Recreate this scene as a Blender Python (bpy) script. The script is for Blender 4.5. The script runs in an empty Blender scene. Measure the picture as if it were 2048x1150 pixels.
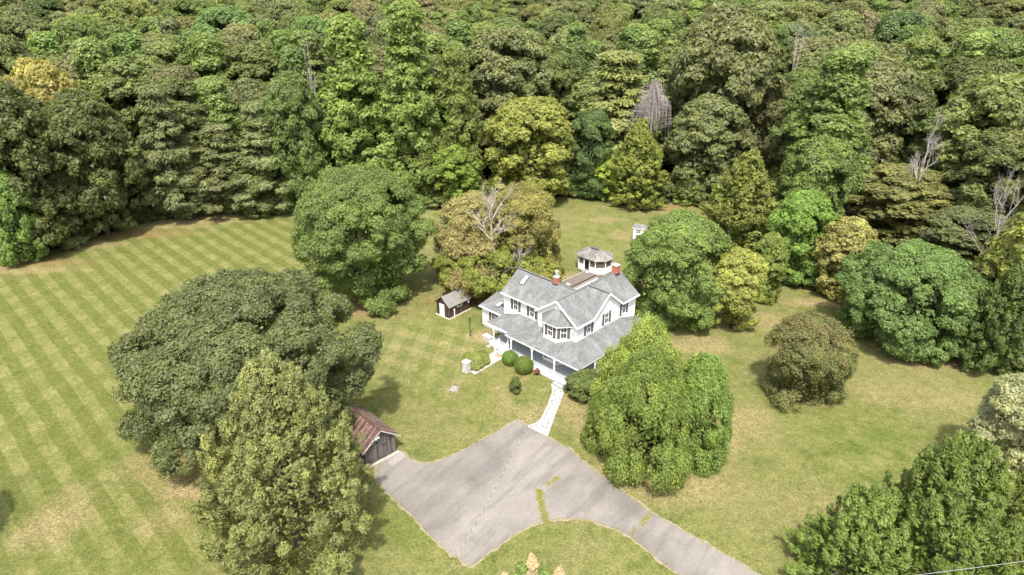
import bpy, math, random
import numpy as np
from mathutils import Vector, Matrix
random.seed(7)
SC = bpy.context.scene
COL = SC.collection
R = math.radians
PI = math.pi

# ------------------------------------------------------------------ camera, light, exposure
CAM_H, PITCH, YAW, FPX = 42.3, R(25.65), R(44.24), 1365.0
cam = bpy.data.cameras.new('camera'); camo = bpy.data.objects.new('camera', cam); COL.objects.link(camo)
camo.location = (0, 0, CAM_H); camo.rotation_euler = (PI / 2 - PITCH, 0, 0)
cam.sensor_width = 36.0; cam.lens = 36.0 * FPX / 2048.0; cam.clip_start = 0.5; cam.clip_end = 9000
SC.camera = camo
SUN_EL, SUN_AZ = R(61), R(4)          # azimuth measured from straight behind the camera, towards the left
world = bpy.data.worlds.new('World'); SC.world = world; world.use_nodes = True
wn = world.node_tree.nodes; wl = world.node_tree.links
sky = wn.new('ShaderNodeTexSky'); sky.sky_type = 'NISHITA'; sky.sun_disc = False
sky.sun_elevation = SUN_EL; sky.air_density = 1.0; sky.dust_density = 3.0; sky.ozone_density = 1.0
sdir = Vector((-math.sin(SUN_AZ) * math.cos(SUN_EL), -math.cos(SUN_AZ) * math.cos(SUN_EL), math.sin(SUN_EL)))
sky.sun_rotation = math.atan2(sdir.x, sdir.y)
wn['Background'].inputs[1].default_value = 0.15
hz = wn.new('ShaderNodeHueSaturation'); hz.inputs['Saturation'].default_value = .5      # milky summer sky
wl.new(sky.outputs[0], hz.inputs['Color']); wl.new(hz.outputs[0], wn['Background'].inputs[0])
sun = bpy.data.lights.new('sun', 'SUN'); suno = bpy.data.objects.new('sun', sun); COL.objects.link(suno)
sun.energy = 2.3; sun.angle = R(2.0); sun.color = (1.0, 0.95, 0.87)
suno.rotation_euler = sdir.to_track_quat('Z', 'Y').to_euler(); suno.location = (0, -50, 200)
SC.view_settings.view_transform = 'Standard'; SC.view_settings.look = 'None'
SC.view_settings.exposure = 1.5; SC.view_settings.gamma = 1.0; SC.view_settings.use_curve_mapping = False

# ------------------------------------------------------------------ helpers
def gp(px, py, z=0.0):
    """point of the place seen at a photograph pixel, on the horizontal plane z"""
    u = (px - 1024) / FPX; v = (575 - py) / FPX
    d = (u, math.cos(PITCH) + v * math.sin(PITCH), -math.sin(PITCH) + v * math.cos(PITCH))
    t = (z - CAM_H) / d[2]
    return (d[0] * t, d[1] * t)
def yplane(px, py, y):
    u = (px - 1024) / FPX; v = (575 - py) / FPX
    d = (u, math.cos(PITCH) + v * math.sin(PITCH), -math.sin(PITCH) + v * math.cos(PITCH))
    t = y / d[1]
    return d[0] * t, CAM_H + d[2] * t

def setp(o, **k):
    for a, b in k.items():
        if b is not None: o[a] = b
    return o
def link(o, parent=None):
    COL.objects.link(o)
    if parent is not None: o.parent = parent
    return o
def thing(name, label, cat, loc=(0, 0, 0), rz=0.0, group=None):
    o = bpy.data.objects.new(name, None); o.empty_display_size = 0.3
    COL.objects.link(o); o.location = loc; o.rotation_euler = (0, 0, rz)
    return setp(o, label=label, category=cat, group=group)

class MB:
    def __init__(s): s.v = []; s.f = []; s.m = []; s.uv = {}
    def poly(s, pts, mi=0, uv=None):
        n = len(s.v); s.v += [tuple(p) for p in pts]; s.f.append(tuple(range(n, n + len(pts)))); s.m.append(mi)
        if uv: s.uv[len(s.f) - 1] = uv
    def box(s, x0, x1, y0, y1, z0, z1, mi=0, M=None):
        c = [(x0,y0,z0),(x1,y0,z0),(x1,y1,z0),(x0,y1,z0),(x0,y0,z1),(x1,y0,z1),(x1,y1,z1),(x0,y1,z1)]
        if M is not None: c = [tuple(M @ Vector(p)) for p in c]
        n = len(s.v); s.v += c
        for q in ((0,3,2,1),(4,5,6,7),(0,1,5,4),(1,2,6,5),(2,3,7,6),(3,0,4,7)):
            s.f.append(tuple(n + i for i in q)); s.m.append(mi)
    def bar(s, a, b, w, h=None, mi=0, up=(0,0,1)):
        a = Vector(a); b = Vector(b); h = h or w; d = (b - a); L = d.length; d.normalize()
        u = Vector(up)
        if abs(d.dot(u)) > .95: u = Vector((1, 0, 0))
        x = d.cross(u).normalized(); z = x.cross(d)
        M = Matrix(((x.x, d.x, z.x, a.x), (x.y, d.y, z.y, a.y), (x.z, d.z, z.z, a.z), (0, 0, 0, 1)))
        s.box(-w/2, w/2, 0, L, -h/2, h/2, mi, M)
    def prism(s, pts, z0, z1, mi=0, cap=True):
        """pts: ccw footprint"""
        n = len(s.v); k = len(pts)
        s.v += [(p[0], p[1], z0) for p in pts] + [(p[0], p[1], z1) for p in pts]
        for i in range(k):
            j = (i + 1) % k; s.f.append((n+i, n+j, n+k+j, n+k+i)); s.m.append(mi)
        if cap:
            s.f.append(tuple(n + k + i for i in range(k))); s.m.append(mi)
            s.f.append(tuple(n + i for i in reversed(range(k)))); s.m.append(mi)
    def slab(s, pts, dvec, mi_top=0, mi_side=1, uvax=None):
        """planar polygon pts (ccw from outside) thickened by dvec; top face gets metric uv"""
        P = [Vector(p) for p in pts]; D = Vector(dvec); k = len(P)
        nrm = (P[1]-P[0]).cross(P[2]-P[1]).normalized()
        if nrm.z < 0: P.reverse(); nrm = -nrm
        if uvax is None:
            u = Vector((0,0,1)).cross(nrm)
            u = u.normalized() if u.length > 1e-3 else Vector((1,0,0))
        else: u = Vector(uvax)
        v = nrm.cross(u)
        s.poly(P, mi_top, [(p.dot(u), p.dot(v)) for p in P])
        s.poly([p + D for p in reversed(P)], mi_side)
        for i in range(k):
            j = (i+1) % k; s.poly([P[i], P[i]+D, P[j]+D, P[j]], mi_side)
    def tube(s, pts, rad, n=6, mi=0, cap=True):
        base = len(s.v); m = len(pts)
        P = [Vector(p) for p in pts]
        for i, p in enumerate(P):
            d = (P[min(i+1, m-1)] - P[max(i-1, 0)]).normalized()
            u = Vector((0,0,1)) if abs(d.z) < .9 else Vector((1,0,0))
            x = d.cross(u).normalized(); y = x.cross(d)
            r = rad[i] if hasattr(rad, '__len__') else rad
            for k in range(n):
                a = 2*PI*k/n; s.v.append(tuple(p + x*math.cos(a)*r + y*math.sin(a)*r))
        for i in range(m-1):
            for k in range(n):
                a = base+i*n+k; b = base+i*n+(k+1) % n; s.f.append((a, b, b+n, a+n)); s.m.append(mi)
        if cap:
            s.f.append(tuple(base+k for k in range(n))); s.m.append(mi)
            s.f.append(tuple(base+(m-1)*n+k for k in reversed(range(n)))); s.m.append(mi)
    def lathe(s, prof, n=12, c=(0,0), mi=0, z0=0):
        base = len(s.v)
        for r, z in prof:
            for k in range(n):
                a = 2*PI*k/n; s.v.append((c[0]+r*math.cos(a), c[1]+r*math.sin(a), z+z0))
        for i in range(len(prof)-1):
            for k in range(n):
                a = base+i*n+k; b = base+i*n+(k+1) % n; s.f.append((a, b, b+n, a+n)); s.m.append(mi)
        s.f.append(tuple(base+(len(prof)-1)*n+k for k in range(n))); s.m.append(mi)
    def mesh(s, name, mats):
        me = bpy.data.meshes.new(name); me.from_pydata(s.v, [], s.f)
        for m in (mats if isinstance(mats, (list, tuple)) else [mats]): me.materials.append(m)
        me.polygons.foreach_set('material_index', s.m)
        if s.uv:
            ul = me.uv_layers.new(name='UVMap')
            for fi, uv in s.uv.items():
                st = me.polygons[fi].loop_start
                for k, q in enumerate(uv): ul.data[st+k].uv = q
        me.update(); return me
    def build(s, name, mats, parent=None, **k):
        o = bpy.data.objects.new(name, s.mesh(name, mats)); link(o, parent); return setp(o, **k)

# ------------------------------------------------------------------ materials
def mat(name):
    m = bpy.data.materials.new(name); m.use_nodes = True
    nt = m.node_tree; b = nt.nodes['Principled BSDF']; return m, nt, b
def N(nt, t, **k):
    n = nt.nodes.new(t)
    for a, v in k.items(): setattr(n, a, v)
    return n
def L(nt, a, b): nt.links.new(a, b)
def ramp(nt, fac, stops):
    r = N(nt, 'ShaderNodeValToRGB'); L(nt, fac, r.inputs[0])
    e = r.color_ramp.elements
    while len(e) < len(stops): e.new(0.5)
    for i, (p, c) in enumerate(stops):
        e[i].position = p; e[i].color = (*c, 1) if len(c) == 3 else c
    return r.outputs[0]
def noise(nt, vec, scale, detail=4, rough=.55, dist=0.0):
    n = N(nt, 'ShaderNodeTexNoise'); n.inputs['Scale'].default_value = scale; n.inputs['Detail'].default_value = detail
    n.inputs['Roughness'].default_value = rough; n.inputs['Distortion'].default_value = dist
    if vec is not None: L(nt, vec, n.inputs['Vector'])
    return n.outputs[0]
def mixc(nt, fac, a, b, mode='MIX'):
    m = N(nt, 'ShaderNodeMix', data_type='RGBA', blend_type=mode)
    for sock, val in ((0, fac), (6, a), (7, b)):
        if hasattr(val, 'is_output'): L(nt, val, m.inputs[sock])
        elif sock == 0: m.inputs[0].default_value = val
        else: m.inputs[sock].default_value = (*val, 1)
    return m.outputs[2]
def mth(nt, op, a, b=0.0, clamp=False, c=None):
    m = N(nt, 'ShaderNodeMath', operation=op, use_clamp=clamp)
    for i, v in enumerate((a, b) if c is None else (a, b, c)):
        if hasattr(v, 'is_output'): L(nt, v, m.inputs[i])
        else: m.inputs[i].default_value = v
    return m.outputs[0]
def bump(nt, b, h, strength=.3, dist=.02):
    n = N(nt, 'ShaderNodeBump'); n.inputs['Strength'].default_value = strength; n.inputs['Distance'].default_value = dist
    L(nt, h, n.inputs['Height']); L(nt, n.outputs[0], b.inputs['Normal'])
def objco(nt): return N(nt, 'ShaderNodeTexCoord').outputs['Object']
def wpos(nt): return N(nt, 'ShaderNodeNewGeometry').outputs['Position']
def mapping(nt, vec, scale=(1,1,1), rot=(0,0,0)):
    m = N(nt, 'ShaderNodeMapping'); L(nt, vec, m.inputs[0]); m.inputs['Scale'].default_value = scale; m.inputs['Rotation'].default_value = rot
    return m.outputs[0]

def simple(name, col, rough=.6, var=.12, scale=3.0, spec=.3, bmp=0.15, metallic=0):
    m, nt, b = mat(name); v = objco(nt)
    f = noise(nt, v, scale, 5, .65)
    lo = tuple(c*(1-var*1.5) for c in col); hi = tuple(min(1, c*(1+var)) for c in col)
    L(nt, ramp(nt, f, [(.3, lo), (.7, hi)]), b.inputs['Base Color'])
    b.inputs['Roughness'].default_value = rough; b.inputs['Specular IOR Level'].default_value = spec
    b.inputs['Metallic'].default_value = metallic
    if bmp: bump(nt, b, noise(nt, v, scale*8, 3), bmp, .01)
    return m

def siding_mat():
    m, nt, b = mat('white_siding'); v = objco(nt)
    sep = N(nt, 'ShaderNodeSeparateXYZ'); L(nt, v, sep.inputs[0])
    lap = mth(nt, 'FRACT', mth(nt, 'MULTIPLY', sep.outputs[2], 1/.13))
    dirt = noise(nt, mapping(nt, v, (.6, .6, .25)), 2.2, 5, .6)
    c = ramp(nt, dirt, [(.28, (.68, .68, .66)), (.6, (.80, .80, .79))])
    c2 = mixc(nt, mth(nt, 'GREATER_THAN', lap, .93), c, (.6, .6, .6))
    L(nt, c2, b.inputs['Base Color']); b.inputs['Roughness'].default_value = .45
    bump(nt, b, lap, .6, .012); return m
def shingle_mat(name, c1, c2, mortar, rw=.32, rh=.17, stain=(.5,.5,.5), stainamt=.25):
    m, nt, b = mat(name)
    uv = N(nt, 'ShaderNodeUVMap').outputs[0]
    br = N(nt, 'ShaderNodeTexBrick'); L(nt, uv, br.inputs['Vector'])
    br.inputs['Color1'].default_value = (*c1, 1); br.inputs['Color2'].default_value = (*c2, 1); br.inputs['Mortar'].default_value = (*mortar, 1)
    br.inputs['Scale'].default_value = 1; br.inputs['Brick Width'].default_value = rw; br.inputs['Row Height'].default_value = rh
    br.inputs['Mortar Size'].default_value = .02; br.inputs['Mortar Smooth'].default_value = .3; br.inputs['Bias'].default_value = -.1
    nz = noise(nt, mapping(nt, uv, (1, .45, 1)), .9, 6, .62)
    gr = noise(nt, uv, 14, 3, .7)
    c = mixc(nt, mth(nt, 'MULTIPLY', ramp(nt, nz, [(.45, (0,0,0)), (.75, (1,1,1))]), stainamt), br.outputs[0], stain)
    c = mixc(nt, .5, c, ramp(nt, gr, [(.3, (.78,.78,.78)), (.7, (.95,.95,.96))]), 'MULTIPLY')
    L(nt, c, b.inputs['Base Color']); b.inputs['Roughness'].default_value = .85; b.inputs['Specular IOR Level'].default_value = .2
    bump(nt, b, br.outputs['Fac'], -.5, .012); return m
def brick_mat():
    m, nt, b = mat('red_brick'); v = objco(nt)
    f = noise(nt, v, 9, 4, .7)
    L(nt, ramp(nt, f, [(.3, (.26, .07, .04)), (.5, (.38, .11, .06)), (.75, (.47, .2, .12))]), b.inputs['Base Color'])
    b.inputs['Roughness'].default_value = .85; bump(nt, b, noise(nt, v, 30, 3), .3, .01); return m
def wood_mat(name, cols, scale=(14, 14, .8), rough=.85):
    m, nt, b = mat(name); v = objco(nt)
    oi = N(nt, 'ShaderNodeObjectInfo')
    vv = N(nt, 'ShaderNodeVectorMath', operation='ADD'); L(nt, mapping(nt, v, scale), vv.inputs[0])
    cb = N(nt, 'ShaderNodeCombineXYZ'); L(nt, mth(nt, 'MULTIPLY', oi.outputs['Random'], 37), cb.inputs[0]); L(nt, cb.outputs[0], vv.inputs[1])
    f = noise(nt, vv.outputs[0], 1.0, 6, .7, .3)
    c = ramp(nt, f, [(.25, cols[0]), (.5, cols[1]), (.75, cols[2])])
    r2 = ramp(nt, oi.outputs['Random'], [(0, (.55,.55,.55)), (1, (1.25,1.2,1.15))])
    L(nt, mixc(nt, 1, c, r2, 'MULTIPLY'), b.inputs['Base Color'])
    b.inputs['Roughness'].default_value = rough; b.inputs['Specular IOR Level'].default_value = .2
    bump(nt, b, f, .4, .015); return m
def rust_mat():
    m, nt, b = mat('rusty_tin'); v = objco(nt); oi = N(nt, 'ShaderNodeObjectInfo')
    f = noise(nt, mapping(nt, v, (1.2, 1.2, 1.2)), 1.6, 6, .7, .5)
    c = ramp(nt, f, [(.3, (.06, .038, .03)), (.5, (.125, .072, .054)), (.66, (.2, .13, .103)), (.8, (.36, .30, .26))])
    r2 = ramp(nt, oi.outputs['Random'], [(0, (.75,.72,.7)), (1, (1.25,1.25,1.25))])
    L(nt, mixc(nt, 1, c, r2, 'MULTIPLY'), b.inputs['Base Color'])
    b.inputs['Roughness'].default_value = .55; b.inputs['Metallic'].default_value = .25; return m
def glass_mat():
    m, nt, b = mat('window_glass'); v = wpos(nt)
    f = noise(nt, v, .8, 2)
    L(nt, ramp(nt, f, [(.35, (.03, .035, .035)), (.65, (.09, .10, .09))]), b.inputs['Base Color'])
    b.inputs['Roughness'].default_value = .06; b.inputs['Specular IOR Level'].default_value = .8; return m
def screen_mat():
    m, nt, b = mat('insect_screen')
    b.inputs['Base Color'].default_value = (.15, .13, .1, 1); b.inputs['Roughness'].default_value = .8
    b.inputs['Alpha'].default_value = .62; return m

M_ = {}
M_['siding'] = siding_mat()
M_['trim'] = simple('white_trim', (.8, .8, .79), .45, .03, 2)
M_['shingle'] = shingle_mat('grey_shingle', (.183, .186, .18), (.132, .135, .13), (.06, .061, .058), .36, .21)
M_['shingle_old'] = shingle_mat('lichen_shingle', (.2, .18, .168), (.14, .125, .118), (.07, .06, .06), .3, .2, (.42, .41, .35), .75)
M_['brown_shingle'] = shingle_mat('brown_grey_shingle', (.23, .212, .198), (.19, .176, .166), (.12, .11, .1), .3, .14, (.33, .31, .3), .4)
M_['shutter'] = simple('shutter_paint', (.105, .085, .085), .5, .08, 3)
M_['glass'] = glass_mat()
M_['brick'] = brick_mat()
M_['mortar'] = simple('mortar', (.42, .36, .32), .9, .1, 4)
M_['black'] = simple('flashing', (.03, .03, .032), .5)
M_['porch'] = simple('porch_floor_paint', (.32, .335, .355), .5, .05, 1.5)
M_['concrete'] = simple('concrete', (.36, .335, .3), .9, .12, 1.2, .2, .3)
M_['flag'] = simple('pale_mortar', (.36, .35, .33), .9, .08, 3, .2, .3)
M_['flagstone'] = simple('grey_flagstone', (.24, .235, .235), .8, .25, 2.5, .2, .3)
M_['block'] = simple('foundation_block', (.45, .40, .34), .9, .1, 3)
M_['barn'] = wood_mat('weathered_barn_wood', [(.035, .028, .026), (.11, .095, .088), (.30, .28, .265)], (16, 16, .5))
M_['shedwood'] = wood_mat('brown_shed_wood', [(.03, .018, .012), (.072, .044, .03), (.15, .105, .075)], (14, 14, .6))
M_['deck'] = wood_mat('deck_wood', [(.15, .125, .11), (.22, .19, .168), (.3, .27, .24)], (.6, 12, 12))
M_['rust'] = rust_mat()
M_['screen'] = screen_mat()
M_['stonewhite'] = simple('pillar_stone', (.5, .47, .43), .85, .2, 4, .2, .4)
M_['wire'] = simple('wire_metal', (.4, .4, .4), .5)
M_['mat'] = simple('doormat', (.30, .20, .14), .95, .25, 9)
M_['darkwood'] = simple('dark_interior', (.06, .05, .045), .9)
M_['bark'] = wood_mat('bark', [(.035, .028, .022), (.09, .075, .06), (.17, .15, .125)], (6, 6, 1.4))
M_['deadwood'] = wood_mat('dead_wood', [(.22, .19, .17), (.36, .33, .30), (.5, .47, .43)], (5, 5, 1.5))

LEAFK = 1.75
def leaf_mat(name, tone_lo=.66, tone_hi=1.42, warm=(1.12, 1.08, .82), trans=.42):
    """leaf colour = the tree's own colour (object colour) x a tone stored per leaf"""
    m, nt, b = mat(name)
    oi = N(nt, 'ShaderNodeObjectInfo'); at = N(nt, 'ShaderNodeAttribute', attribute_name='tone')
    t = at.outputs['Fac']
    k = ramp(nt, t, [(0, (tone_lo, tone_lo*.99, tone_lo*.95)), (.5, (1, 1, 1)), (1, tuple(tone_hi*w/1.08 for w in warm))])
    ti = N(nt, 'ShaderNodeAttribute', attribute_name='tint', attribute_type='INSTANCER')   # far trees carry their colour on the instance
    own = mixc(nt, mth(nt, 'GREATER_THAN', ti.outputs['Fac'], .001), oi.outputs['Color'], ti.outputs['Color'])
    c = mixc(nt, 1, mixc(nt, 1, own, (LEAFK*1.15, LEAFK*1.02, LEAFK*.74), 'MULTIPLY'), k, 'MULTIPLY')
    hs = N(nt, 'ShaderNodeHueSaturation'); L(nt, c, hs.inputs['Color']); hs.inputs['Saturation'].default_value = .9
    L(nt, mth(nt, 'ADD', mth(nt, 'MULTIPLY', oi.outputs['Random'], .02), .486), hs.inputs['Hue'])
    L(nt, mth(nt, 'ADD', mth(nt, 'MULTIPLY', oi.outputs['Random'], .25), .88), hs.inputs['Value'])
    L(nt, hs.outputs[0], b.inputs['Base Color'])
    b.inputs['Roughness'].default_value = .55; b.inputs['Specular IOR Level'].default_value = .35
    tr = N(nt, 'ShaderNodeBsdfTranslucent'); ml = mixc(nt, 1, hs.outputs[0], (1.25, 1.25, .6), 'MULTIPLY'); L(nt, ml, tr.inputs[0])
    mx = N(nt, 'ShaderNodeMixShader'); mx.inputs[0].default_value = trans
    L(nt, b.outputs[0], mx.inputs[1]); L(nt, tr.outputs[0], mx.inputs[2])
    L(nt, mx.outputs[0], nt.nodes['Material Output'].inputs[0]); return m
M_['leaf'] = leaf_mat('foliage')
M_['petal'] = leaf_mat('petals', .6, 1.5, (1.15, 1.05, .95), .3)
M_['needle'] = leaf_mat('needles', .58, 1.42, (1.1, 1.05, .85), .38)

# ------------------------------------------------------------------ foliage
UP = np.array([0, 0, 1.0])
def nrm(a): return a / (np.linalg.norm(a, axis=-1, keepdims=True) + 1e-9)
def leaf_mesh(name, c, n, t, size, aspect, tone, m, extra_mats=()):
    """c centres, n normals, t leaf axes; one three-cornered leaf spray each"""
    n = nrm(n); t = nrm(t - n * (t*n).sum(1, keepdims=True)); b = np.cross(n, t)
    s = size[:, None] if hasattr(size, 'shape') else size
    k = len(c); V = np.empty((k, 3, 3))
    V[:, 0] = c - t*s*.4 - b*s*aspect*.5; V[:, 1] = c - t*s*.4 + b*s*aspect*.5; V[:, 2] = c + t*s*.6
    me = bpy.data.meshes.new(name)
    me.vertices.add(3*k); me.vertices.foreach_set('co', V.reshape(-1))
    me.loops.add(3*k); me.loops.foreach_set('vertex_index', np.arange(3*k, dtype=np.int32))
    me.polygons.add(k); me.polygons.foreach_set('loop_start', np.arange(0, 3*k, 3, dtype=np.int32))
    me.polygons.foreach_set('loop_total', np.full(k, 3, dtype=np.int32))
    a = me.attributes.new('tone', 'FLOAT', 'FACE'); a.data.foreach_set('value', np.clip(tone, 0, 1).astype(np.float32))
    me.materials.append(m); me.update(); return me

def prof_of(kind):
    if kind in ('broad', 'shrub'):
        return lambda t: np.sqrt(np.clip(1 - np.abs((t-.42)/np.where(t > .42, .58, .52))**2.3, 0, 1))
    if kind == 'weeping': return lambda t: np.sqrt(np.clip(1 - np.abs((t-.15)/np.where(t > .15, .85, .4))**2.2, 0, 1))
    if kind == 'poplar': return lambda t: np.clip(np.minimum(t*4+.45, 1) * np.clip(1.02-t, 0, 1)**.55, 0, 1)
    if kind == 'cedar': return lambda t: np.clip(np.minimum(t*2.2+.66, 1) * np.clip(1.0-t, 0, 1)**.42, 0, 1)*1.1
    if kind == 'pine': return lambda t: np.clip(np.minimum(t*3+.6, 1) * (1.02-t)**.6, 0, 1)
    return lambda t: np.sqrt(np.clip(1-(2*t-1)**2, 0, 1))

def crown(kind, W, z0, z1, seed, leaf=.3, dens=1.0, lobes=None, mat_=None, keepin=.12, aspect=None):
    """returns mesh and lobe centres. W full width, crown between heights z0 and z1"""
    g = np.random.default_rng(seed); Rr = W/2; H = z1-z0; pf = prof_of(kind)
    lr0 = float(np.clip(.068*math.sqrt(W*H)+.5, .3, 1.9))*{'cedar': .8, 'shrub': .75, 'weeping': 1.1, 'pine': .95, 'poplar': .95}.get(kind, 1.0)
    if W < 4: lr0 = min(lr0, W*.22)
    if lobes is None: lobes = int(1.7*PI*W*H*.78/(PI*lr0*lr0))
    lobes = max(8, min(lobes, 260))
    t = g.beta(1.1, 1.0, lobes); t = np.clip(t, .03, .95)
    ang = (np.arange(lobes)*2.39996 + g.normal(0, .35, lobes)); fr = np.where(g.random(lobes) < .16, g.uniform(.25, .65, lobes), g.uniform(.78, 1.06, lobes))
    lr = lr0*g.uniform(.65, 1.35, lobes)
    vr = {'cedar': 1.35, 'weeping': 1.25, 'pine': .7}.get(kind, .85)
    wob = 1 + .07*np.sin(ang*3+seed) + .05*np.sin(ang*5+seed*2.3) + .05*np.sin(t*9+seed)      # uneven outline
    rad = np.maximum(pf(t)*Rr*wob - lr*.95, 0)*fr
    if kind in ('broad', 'shrub'):        # many lobes spread evenly over the top, as seen from above
        top = g.random(lobes) < .42; rho = np.sqrt(g.random(lobes)); tu = .42+.58*np.clip(1-rho**2, 0, 1)**(1/2.3)
        t = np.where(top, tu, t); rad = np.where(top, np.maximum(rho*(Rr*wob-lr), 0), rad)
    LC = np.stack([rad*np.cos(ang), rad*np.sin(ang), z0 + t*H - lr*.4], 1)
    LC[:, 2] = np.clip(LC[:, 2], z0+lr*.35, z1-lr*.55*vr)
    # clumps on each lobe
    nc = {'broad': 13, 'poplar': 12, 'cedar': 15, 'pine': 11, 'weeping': 13, 'shrub': 13}.get(kind, 18)
    d = nrm(g.normal(size=(lobes, nc, 3))); out = nrm(LC - np.array([0, 0, z0+H*.35]))[:, None, :]
    d = nrm(d + out*.85 + UP*.2)
    cr = (lr[:, None]*g.uniform(.28, .5, (lobes, nc)))
    CC = LC[:, None, :] + d*(lr[:, None, None]*g.uniform(.7, 1.0, (lobes, nc, 1)))*np.array([1, 1, vr])
    if kind == 'cedar':      # plumes that point outwards and up, tapering to a tip
        A_ = nrm(out*.8 + UP*.85 + g.normal(0, .12, (lobes, 1, 3))); sx = g.uniform(0, 1, (lobes, nc, 1))**.8
        pp = g.normal(size=(lobes, nc, 3)); pp = nrm(pp - A_*(pp*A_).sum(-1, keepdims=True))
        CC = LC[:, None, :] + A_*(sx*2.1-.75)*lr[:, None, None] + pp*(lr[:, None, None]*.62*(1-sx)**.8); d = nrm(pp*.75 + A_*.6)
        cr = lr[:, None]*g.uniform(.2, .34, (lobes, nc))*(1.15-.5*sx[..., 0]); AX = np.repeat(A_, nc, 1).reshape(-1, 3)
    if kind == 'pine': CC[..., 2] = LC[:, None, 2] + (CC[..., 2]-LC[:, None, 2])*.5
    CC = CC.reshape(-1, 3); cd = d.reshape(-1, 3); cr = cr.reshape(-1)
    keep = CC[:, 2] > z0*.9; CC, cd, cr = CC[keep], cd[keep], cr[keep]
    if kind == 'cedar': AX = AX[keep]
    # leaves per clump by area
    area = 4*PI*cr**2; k = np.maximum(4, (dens*.82*area/(leaf*leaf*.42)).astype(int)); k = np.minimum(k, 400)
    idx = np.repeat(np.arange(len(CC)), k)
    dd = nrm(nrm(g.normal(size=(len(idx), 3))) + cd[idx]*.45 + UP*.2)
    rr = cr[idx][:, None]*g.uniform(.5, 1.22, (len(idx), 1))
    sc = np.array([1, 1, .8])
    if kind == 'pine': sc = np.array([1.2, 1.2, .6])
    if kind == 'weeping': sc = np.array([.85, .85, 1.5])
    if kind == 'cedar': sc = np.array([.8, .8, 1.25])
    P = CC[idx] + dd*rr*sc
    if kind == 'weeping': P[:, 2] -= np.abs(g.normal(0, 1, len(P)))*cr[idx]*.5
    nn = nrm(dd*.8 + cd[idx]*.4 + UP*.3 + g.normal(0, .55, (len(idx), 3)))
    if kind in ('broad', 'poplar', 'shrub'): ax = g.normal(size=nn.shape) + np.array([0, 0, -.5]); asp = .75 if aspect is None else aspect
    elif kind == 'weeping': ax = dd*.5 + np.array([0, 0, -1.1]) + g.normal(0, .35, nn.shape); asp = .5
    elif kind == 'cedar': ax = AX[idx] + cd[idx]*.35 + g.normal(0, .3, nn.shape); asp = .34
    else: ax = cd[idx]*np.array([1, 1, .2]) + g.normal(0, .4, nn.shape); asp = .4; nn = nrm(nn + UP*.6)
    # thin out the deep inside, where nothing is seen
    tt = np.clip((P[:, 2]-z0)/H, 0, 1); rel = np.hypot(P[:, 0], P[:, 1])/(pf(tt)*Rr+.3)
    kp = (rel > .62) | (tt > .76) | (g.random(len(P)) < keepin); kp &= P[:, 2] > max(.05, z0-.5)
    if keepin < .1: kp &= ~((P[:, 1] > Rr*.35) & (tt < .55) & (g.random(len(P)) < .5))      # hidden lower back of the single lawn trees: thinner
    P, nn, ax, idx2 = P[kp], nn[kp], ax[kp], idx[kp]
    ct = g.normal(0, .13, len(CC)); lt = np.repeat(g.normal(0, .1, lobes), nc)[keep]
    tone = .46 + (ct+lt)[idx2] + g.normal(0, .13, len(P))
    sz = leaf*g.uniform(.7, 1.35, len(P))*(1.5 if asp < .45 else 1)
    # the inner foliage: larger sprays deeper in the crown, so that it is not hollow
    nf = int(1.35*PI*W*H*.6/((1.75*leaf)**2*.42)) if W > 2.5 else 0
    if nf:
        tf = np.clip(g.beta(1.1, 1.1, nf), .03, .9); af = g.uniform(0, 2*PI, nf); rf = np.maximum(pf(tf)*Rr-lr0*1.15, 0)*g.uniform(.5, .98, nf)
        Pf = np.stack([rf*np.cos(af), rf*np.sin(af), z0+tf*(H-lr0*1.1)], 1); nfv = nrm(Pf-np.array([0, 0, z0+H*.4])) + g.normal(0, .45, (nf, 3))
        P = np.concatenate([P, Pf]); nn = np.concatenate([nn, nfv]); ax = np.concatenate([ax, g.normal(size=(nf, 3))]); sz = np.concatenate([sz, leaf*1.75*g.uniform(.6, 1.2, nf)])
        tone = np.concatenate([tone, g.normal(.4, .1, nf)]); asp = np.concatenate([np.full(len(P)-nf, asp), np.full(nf, .7)])[:, None]
    me = leaf_mesh('crown', P, nn, ax, sz, asp, tone, mat_ or M_['leaf'])
    return me, LC, lr

def limb_pts(a, b, g, wob=.08, n=4, sag=0):
    a = np.array(a); b = np.array(b); Ld = np.linalg.norm(b-a); out = []
    for i in range(n+1):
        s = i/n; p = a*(1-s)+b*s
        if 0 < i < n: p = p + g.normal(0, wob*Ld*.5, 3)
        p = p + np.array([0, 0, sag*math.sin(s*PI)]); out.append(tuple(p))
    return out
def trunk_mesh(seed, LC, z0, z1, r, lean=(0, 0), nl=7, name='trunk', m=None):
    g = np.random.default_rng(seed+999); mb = MB(); zt = z0+(z1-z0)*.62
    top = (lean[0], lean[1], zt)
    tp = [(0, 0, -.15)] + limb_pts((0, 0, .3), top, g, .03, 4)
    mb.tube(tp, [r*1.5, r*1.08, r*.95, r*.8, r*.55, r*.25], 8)
    order = np.argsort(-np.hypot(LC[:, 0], LC[:, 1]))[:nl*2:2]
    for i in order:
        c = LC[i]; s = max(.25, min(.8, (c[2]-2)/(zt+.01)*.7)); st = (top[0]*s, top[1]*s, zt*s)
        mb.tube(limb_pts(st, c, g, .1, 4, .3), [r*.5, r*.4, r*.28, r*.18, r*.07], 5)
    return mb.mesh(name, m or M_['bark'])

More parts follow.
